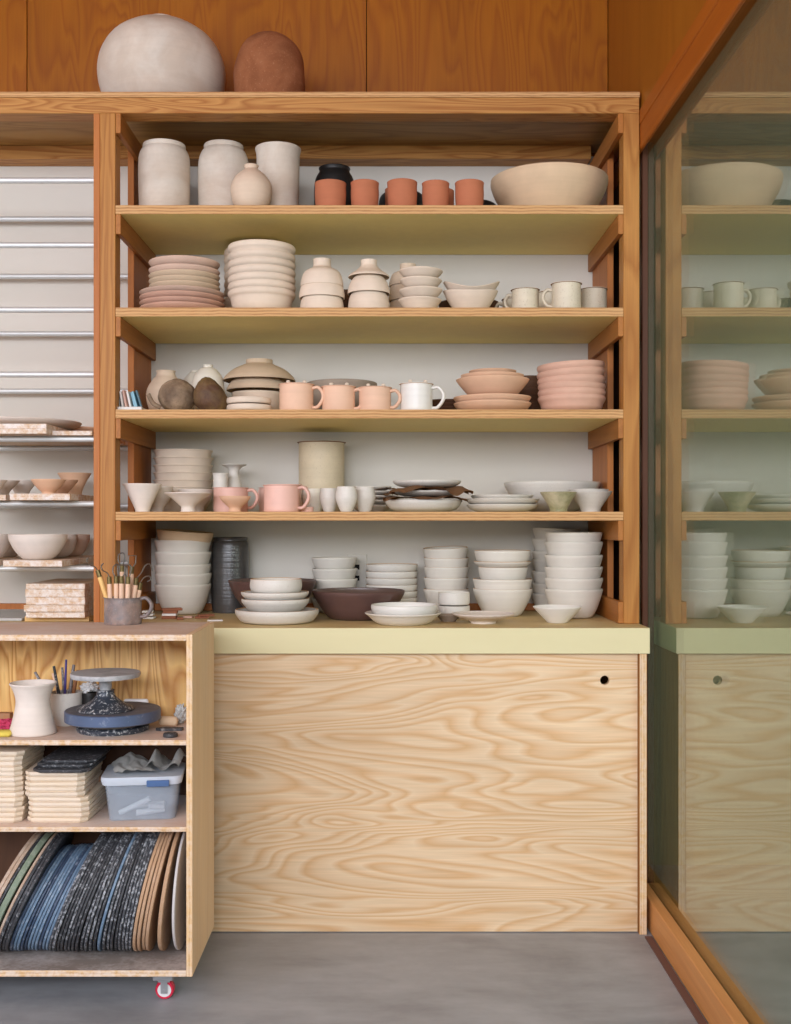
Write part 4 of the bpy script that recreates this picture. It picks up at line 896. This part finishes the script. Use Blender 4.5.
# bits at the right of the upper shelf
bm = bmesh.new(); tube(bm, smooth3([(-.022, 0, .0125), (-.008, .002, .0135), (.012, .0, .0125), (.022, .003, .012)], 4), [.007, .009]+[.0115]*9+[.009, .006], 12)
o = meshobj('sponge_roll', bm, 'sand', loc=(WX(168, 2.60), 2.60, K1), smooth=True); tag(o, 'beige rolled sponge right of the blue banding wheel', 'sponge')
o = meshobj('plastic_bag', rock_bm(.020, (.7, .9, 1.0), .4, 2.4, 2.2), 'cloth', loc=(WX(181, 2.645), 2.645, K1), smooth=True); tag(o, 'crumpled grey white bag in right corner of cart shelf', 'bag')
bm = bmesh.new(); prism(bm, [(-.032, -.004), (-.020, -.012), (.028, -.009), (.030, .006), (-.018, .010)], 0, .006)
o = meshobj('rubber_rib', bm, 'dark_tool', loc=(WX(170, 2.555), 2.555, K1), smooth=False); tag(o, 'dark flat rubber rib lying beside the beige rolled sponge', 'tool')
bm = bmesh.new(); lathe(bm, smoothp([(0, 0), (.015, 0), (.0165, .004), (.014, .009), (0, .010)], 3), 28)
o = meshobj('rubber_stopper', bm, 'dark_tool', loc=(WX(170.5, 2.478), 2.478, K1), smooth=40); tag(o, 'round dark stopper at the front edge of cart shelf', 'stopper')

# stacked bats on the middle shelf
def bat_poly(w, d, c): return [(-w/2+c, -d/2), (w/2-c, -d/2), (w/2, -d/2+c), (w/2, d/2-c), (w/2-c, d/2), (-w/2+c, d/2), (-w/2, d/2-c), (-w/2, -d/2+c)]
def bat(x, Y, z, w, d, h, m, label, group, rot=0, c=.014, cat='bat', name='wooden_bat'):
    bm = bmesh.new(); P = bat_poly(w, d, c); a = [(px*.965, py*.965) for px, py in P]
    v0 = [bm.verts.new((q[0], q[1], 0)) for q in a]; v1 = [bm.verts.new((q[0], q[1], h*.45)) for q in P]; v2 = [bm.verts.new((q[0], q[1], h)) for q in P]
    bm.faces.new(v0[::-1]); bm.faces.new(v2)
    for A, B in ((v0, v1), (v1, v2)):
        for i in range(8): bm.faces.new((A[i], A[(i+1) % 8], B[(i+1) % 8], B[i]))
    o = meshobj(name, bm, m, loc=(x, Y, z)); o.rotation_euler = (0, 0, math.radians(rot)); return tag(o, label, cat, group)
hb = .01105
for i in range(10):
    low = i < 5
    xc = WX(57.2 if low else 52.6, 2.47)+random.uniform(-.0012, .0012)
    bat(xc, 2.565+random.uniform(-.002, .002), K2+i*(hb+.0003), .137 if low else .133, .185, hb, 'bat_wood', f'{ordinal(9-i, 10)} pale wooden bat in the middle pile under black trays', 'pale bats in the middle pile', (-1.5 if low else 1.0)+random.uniform(-1, 1))
zt = K2+10*(hb+.0003)
for i, (pa, pb, yy, lb) in enumerate(((32, 90, 2.545, 'lower black chalky tray on top of middle bat pile'), (34, 90, 2.56, 'middle black chalky tray on top of middle bat pile'), (38, 93, 2.57, 'topmost black chalky tray on middle bat pile'))):
    bat((WX(pa, 2.47)+WX(pb, 2.47))/2, yy, zt, (pb-pa)*2.47/F, .17, .0075, 'black_bat', lb, 'black trays on the bat pile', 0, .018, 'tray', 'black_tray'); zt += .0078
for i in range(14):
    bat(WX(-10, 2.47)+random.uniform(-.0014, .0014), 2.56+random.uniform(-.003, .003), K2+i*(hb+.0003), .138, .18, hb, 'bat_wood', f'{ORD[13-i] if i else "bottom"} pale wooden bat in the tall pile at left edge' if 13-i < len(ORD) or not i else '', 'pale bats in the left edge pile', random.uniform(-1.5, 1.5))
for i in range(6):
    bat(WX(92, 2.62)+.004+random.uniform(-.0015, .0015), 2.655, K2+i*(hb+.0003), .04, .06, hb, 'bat_brown', f'{ordinal(5-i, 6)} brown wooden bat in small pile beside plastic tub', 'brown bats in the small pile', 0, .006)
# clear plastic tub with cloth
def rrect(w, d, r, n=5):
    out = []
    for cx, cy, a0 in ((w/2-r, d/2-r, 0), (-w/2+r, d/2-r, 90), (-w/2+r, -d/2+r, 180), (w/2-r, -d/2+r, 270)):
        for k in range(n+1):
            a = math.radians(a0+90*k/n); out.append((cx+r*math.cos(a), cy+r*math.sin(a)))
    return out
def loft(bm, secs, cap0=True, cap1=False):
    rs = [[bm.verts.new((x, y, z)) for x, y in P] for P, z in secs]
    n = len(rs[0])
    for a, b in zip(rs, rs[1:]):
        for i in range(n): bm.faces.new((a[i], a[(i+1) % n], b[(i+1) % n], b[i]))
    if cap0: bm.faces.new(rs[0][::-1])
    if cap1: bm.faces.new(rs[-1])
tub = thing('storage_tub', 'clear plastic storage tub with lid on the cart middle shelf', 'tub', (WX(144.5, 2.56), 2.56, K2))
LT = Vector(tub.location); rotz = math.radians(7); HB = .094
bm = bmesh.new(); loft(bm, [(rrect(.148, .126, .018), 0), (rrect(.168, .142, .018), HB), (rrect(.165, .139, .017), HB), (rrect(.145, .123, .017), .002)], True, True)
b_ = meshobj('tub_body', bm, 'plastic', tub, loc=LT, smooth=40); b_.rotation_euler.z = rotz
bm = bmesh.new(); loft(bm, [(rrect(.176, .150, .02), HB-.013), (rrect(.182, .155, .02), HB-.002), (rrect(.180, .153, .02), HB+.005), (rrect(.15, .134, .018), HB+.006)], True, True)
l_ = meshobj('tub_lid', bm, 'lid', tub, loc=LT, smooth=40); l_.rotation_euler.z = rotz
bm = bmesh.new(); box(bm, .012, .062, -.0825, -.0765, HB-.016, HB-.002, 0, .001); c_ = meshobj('latch', bm, 'blue_pl', tub, loc=LT); c_.rotation_euler.z = rotz
for i, (a, b, r, lb) in enumerate((((-.050, -.03, .008), (.02, -.035, .042), .006, 'long white stick leaning inside the plastic tub'), ((-.01, -.04, .010), (.05, -.02, .014), .007, 'thick white stick lying inside the plastic tub, right'), ((-.03, .02, .009), (.045, .01, .02), .006, 'white stick lying at back inside the plastic tub'), ((.02, -.045, .026), (.05, -.03, .022), .006, 'short white stick resting on others inside tub'))):
    bm = bmesh.new(); tube(bm, [Vector(a)+LT, Vector(b)+LT], r, 10); o = meshobj('clay_stick', bm, 'white_pl', smooth=50); tag(o, lb, 'stick', 'white sticks in the plastic tub')
def crumple(name, label, w, d, fn, mat, loc, rot=0):
    bm = bmesh.new(); nx, ny = 44, 30; g = []
    for j in range(ny+1):
        g.append([bm.verts.new(fn(i/nx*2-1, j/ny*2-1)) for i in range(nx+1)])
    for j in range(ny):
        for i in range(nx): bm.faces.new((g[j][i], g[j][i+1], g[j+1][i+1], g[j+1][i]))
    bmesh.ops.solidify(bm, geom=bm.faces[:], thickness=.0022)
    o = meshobj(name, bm, mat, loc=loc, smooth=60); o.rotation_euler.z = rot; return tag(o, label, 'cloth', 'grey cloths on the plastic tub')
def f1(a, b):
    r = abs(noise.noise(Vector((a*2.0+3, b*1.6, .3))))
    return (a*.044+.003*math.sin(b*5), b*.052, .004+.024*(1-abs(a))**.6*(.6+.4*b)+.010*r)
def f2(a, b):
    pk = math.exp(-((a+.55)/.30)**2)*.040+math.exp(-((a-.75)/.34)**2)*.042
    pk *= (.35+.65*math.exp(-((b+.15)/.55)**2))
    return (a*.042, b*.048, .004+max(0, pk)+.006*abs(noise.noise(Vector((a*3, b*3, 4)))))
crumple('cloth', 'folded grey cloth at left on the plastic tub lid', 0, 0, f1, 'cloth', (WX(133, 2.54), 2.545, K2+HB+.0075), .3)
crumple('cloth', 'stiff grey cloth with two raised peaks on tub lid', 0, 0, f2, 'cloth', (WX(166, 2.56), 2.57, K2+HB+.0075), -.1)
o = slab('blue_board', (CX1-.0136-.012, CX1-.0136-.003, 2.60, 2.685, K2, K2+.085), ['blue_pl'], None, .001); tag(o, 'blue plastic board standing between plastic tub and cart side', 'board')

# round bats standing on the cart deck
rb = [('beige_bat', 2, .0075, .146), ('black_bat', 1, .005, .146), ('green_bat', 1, .013, .146), ('beige_bat', 1, .006, .146), ('black_bat', 3, .0065, .146), ('navy_bat', 1, .006, .127), ('blue_bat', 2, .006, .127), ('navy_bat', 2, .005, .127), ('blue_bat', 3, .006, .127), ('navy_bat', 1, .006, .127), ('blue_bat', 2, .006, .127),
      ('black_bat2', 2, .006, .146), ('black_bat', 2, .0055, .146), ('black_bat2', 1, .0055, .146), ('black_bat', 3, .0058, .146), ('black_bat2', 3, .0058, .146), ('black_bat', 1, .0055, .146), ('blue_bat', 1, .006, .146), ('black_bat2', 2, .0055, .146), ('black_bat', 2, .0055, .146), ('black_bat2', 4, .0055, .146), ('tan_bat', 4, .0068, .146)]
cname = {'beige_bat': 'beige', 'black_bat': 'black', 'green_bat': 'green', 'blue_bat': 'pale blue', 'navy_bat': 'navy blue', 'black_bat2': 'chalky black', 'tan_bat': 'tan'}
flat = [(m, t, R) for m, n_, t, R in rb for _ in range(n_)]
cnt = {}
def lean_at(px):
    k = [(-80, 26.5), (20, 25), (48, 23.5), (80, 20.5), (118, 14.5), (150, 11)]
    for (a, la), (b, lb) in zip(k, k[1:]):
        if px <= b: return la+(lb-la)*(px-a)/(b-a)
    return 11
YB = 2.578; xb = WX(151.5, YB); spec = []
rf = flat[::-1]
for i, (m, t, R) in enumerate(rf):
    px = VX+xb*F/YB; a = lean_at(px)
    spec.append((m, t, R, xb, a))
    tn = rf[i+1][1] if i+1 < len(rf) else t
    a2 = lean_at(px-4)
    for _ in range(3):
        st = tn/math.cos(math.radians(a2))+max(0, 2*.1465*(math.sin(math.radians(a2))-math.sin(math.radians(a))))+.0008+abs(tn-t)*.35
        a2 = lean_at(VX+(xb-st)*F/YB)
    xb -= st
spec = spec[::-1]
names_n = {}
tot = {}
for m, *_ in spec: tot[m] = tot.get(m, 0)+1
NUM = ['first', 'second', 'third', 'fourth', 'fifth', 'sixth', 'seventh', 'eighth', 'ninth', 'tenth', 'eleventh', 'twelfth']
def rbat(m, t, R, xb, a, label, Yc=YB, group='round bats standing on the cart deck'):
    bm = bmesh.new(); e = min(.0012, t*.25)
    lathe(bm, [(0, 0), (R-e, 0), (R, e), (R, t-e), (R-e, t), (0, t)], 72)
    bm.transform(Matrix.Rotation(PI/2, 4, 'Y'))            # axis along x, sitting 0..t
    bm.transform(Matrix.Rotation(math.radians(a), 4, 'Y'))  # top leans right
    zm = min(v.co.z for v in bm.verts)
    bm.transform(Matrix.Translation((0, 0, -zm)))
    ar = math.radians(a)
    o = meshobj('round_bat', bm, m, loc=(xb+R*math.sin(ar), Yc, K0+.0004), smooth=35)
    return tag(o, label, 'bat', group)
for m, t, R, xb, a in spec:
    names_n[m] = names_n.get(m, 0)+1; i = names_n[m]
    lb = f'{cname[m]} round bat, {NUM[i-1]} {cname[m]} one from left on cart deck' if tot[m] > 1 else f'{cname[m]} round bat, only {cname[m]} one standing on cart deck'
    rbat(m, t, R, xb, a, lb, YB+random.uniform(-.004, .003))
rbat('tan_bat', .0085, .146, WX(164.5, YB), 7.5, 'single tan round bat leaning apart, right of the packed row', 2.578)
rbat('pale_bat', .006, .142, WX(183.5, 2.6)-.002, 2.5, 'pale white round bat standing against cart right side', 2.582)

# ------------------------------------------------------------------ tool mug on the cart top
mug('smoky grey brown mug holding trimming tools on cart top', None, 123, 2.70, KT, 18.3, 597.5, 'mugdark', 1, 11.5, (598, 616.5), 'mugdark', ang=-6, hr=.0046)
Y = 2.70; mx = WX(123, Y)
def trim_tool(label, dx, dy, lean, top, shape, hm='tool_wood', fer=True, tilt=0):
    """wooden handle, brass ferrule and a bent wire loop; stands inside the mug"""
    a = math.radians(lean); zb = KT+.006; zh = WZ(top, Y)
    d = Vector((math.sin(a), math.sin(math.radians(tilt)), math.cos(a))).normalized()
    base = Vector((mx+dx, Y+dy, zb)); L = (zh-zb)/d.z
    root = thing('trimming_tool', label, 'tool', base, 'trimming tools in the smoky mug')
    bm = bmesh.new(); tube(bm, [base, base+d*L*.5, base+d*L], [.0052, .0060, .0058], 12); meshobj('handle', bm, hm, root, smooth=50)
    p = base+d*L
    bm = bmesh.new(); tube(bm, [p-d*.001, p+d*.0175], .0057, 12); meshobj('ferrule', bm, 'brass', root, smooth=50)
    p = p+d*.016; sd = Vector((0, 1, 0)).cross(d).normalized()*-1
    sh = {'loop': [(-.003, 0), (-.008, .012), (-.006, .026), (.004, .030), (.008, .020), (.003, .0)], 'square': [(-.003, 0), (-.009, .010), (-.009, .028), (.009, .028), (.009, .010), (.003, 0)],
          'hook': [(0, 0), (-.004, .010), (-.014, .016), (-.018, .026), (-.012, .034)], 'sweep': [(0, 0), (.010, .014), (.016, .030), (.026, .036), (.034, .026), (.036, .018)], 'bent': [(-.002, 0), (.006, .014), (.018, .018), (.024, .010), (.016, .004)]}[shape]
    pts = [p+Vector((1, 0, 0))*x+d*z for x, z in sh]
    bm = bmesh.new(); tube(bm, smooth3(pts, 6) if shape != 'square' else pts, .0015, 6, 1.5); meshobj('wire_loop', bm, 'wire', root, smooth=50)
trim_tool('trimming tool with hooked wire, second from left in smoky mug', -.024, -.016, -3, 583.5, 'hook')
trim_tool('trimming tool with round loop, left middle in smoky mug', -.011, -.022, 0, 583, 'loop')
trim_tool('trimming tool with square wire loop, centre of smoky mug', .002, -.024, 0, 583, 'square')
trim_tool('trimming tool with round loop, right of the square one', .015, -.020, 1, 583.5, 'loop')
trim_tool('trimming tool with long sweeping wire reaching far right', .018, .0, 8, 585, 'sweep')
trim_tool('trimming tool with bent wire at right side of mug', .024, .010, 10, 590, 'bent')
trim_tool('yellow-handled trimming tool leaning left over mug rim', -.020, -.006, -18, 577, 'hook', 'tool_pine')
trim_tool('trimming tool at back of mug with tall loop', -.002, .016, -2, 572, 'loop')
trim_tool('trimming tool at back right with tall square loop', .010, .020, 3, 574, 'square')

# ------------------------------------------------------------------ camera, light
cam = bpy.data.cameras.new('camera'); co = bpy.data.objects.new('camera', cam); C.objects.link(co)
co.location = (0, 0, ZC); co.rotation_euler = (PI/2, 0, 0)
cam.sensor_fit = 'VERTICAL'; cam.sensor_height = 36; cam.sensor_width = 36*791/1024
cam.lens = F/1024*36; cam.shift_x = 7.5/1024; cam.shift_y = 10/1024; cam.clip_start = .05
bpy.context.scene.camera = co
def area(name, loc, target, sx, sy, power, col):
    l = bpy.data.lights.new(name, 'AREA'); l.shape = 'RECTANGLE'; l.size = sx; l.size_y = sy; l.energy = power; l.color = col
    o = bpy.data.objects.new(name, l); C.objects.link(o); o.location = loc
    o.rotation_euler = (Vector(target)-Vector(loc)).to_track_quat('-Z', 'Y').to_euler(); return o
area('daylight_window_left', (-2.7, .1, 1.75), (-.1, 3.2, 1.0), 2.2, 1.8, 75, (.965, 1.0, 1.11))
area('daylight_window_front', (-.6, -2.4, 2.15), (0, 3.2, 1.0), 3.0, 1.2, 215, (.965, 1.0, 1.11))
area('fill_beyond_glass', (2.7, .9, 1.9), (.2, 3.0, .9), 1.8, 1.8, 75, (.95, 1.0, 1.05))  # added fill lamp, brightens the cart side and the wall past the glass
w = bpy.data.worlds.new('world'); bpy.context.scene.world = w; w.use_nodes = True
bg = w.node_tree.nodes['Background']; bg.inputs[0].default_value = (.95, 1.0, 1.13, 1); bg.inputs[1].default_value = .43
sc = bpy.context.scene
sc.view_settings.view_transform = 'Standard'; sc.view_settings.look = 'None'; sc.view_settings.gamma = 1; sc.view_settings.exposure = -.43
sc.view_settings.use_curve_mapping = False
sc.cycles.use_denoising = True; sc.cycles.max_bounces = 8; sc.cycles.transparent_max_bounces = 12; sc.cycles.sample_clamp_indirect = 8
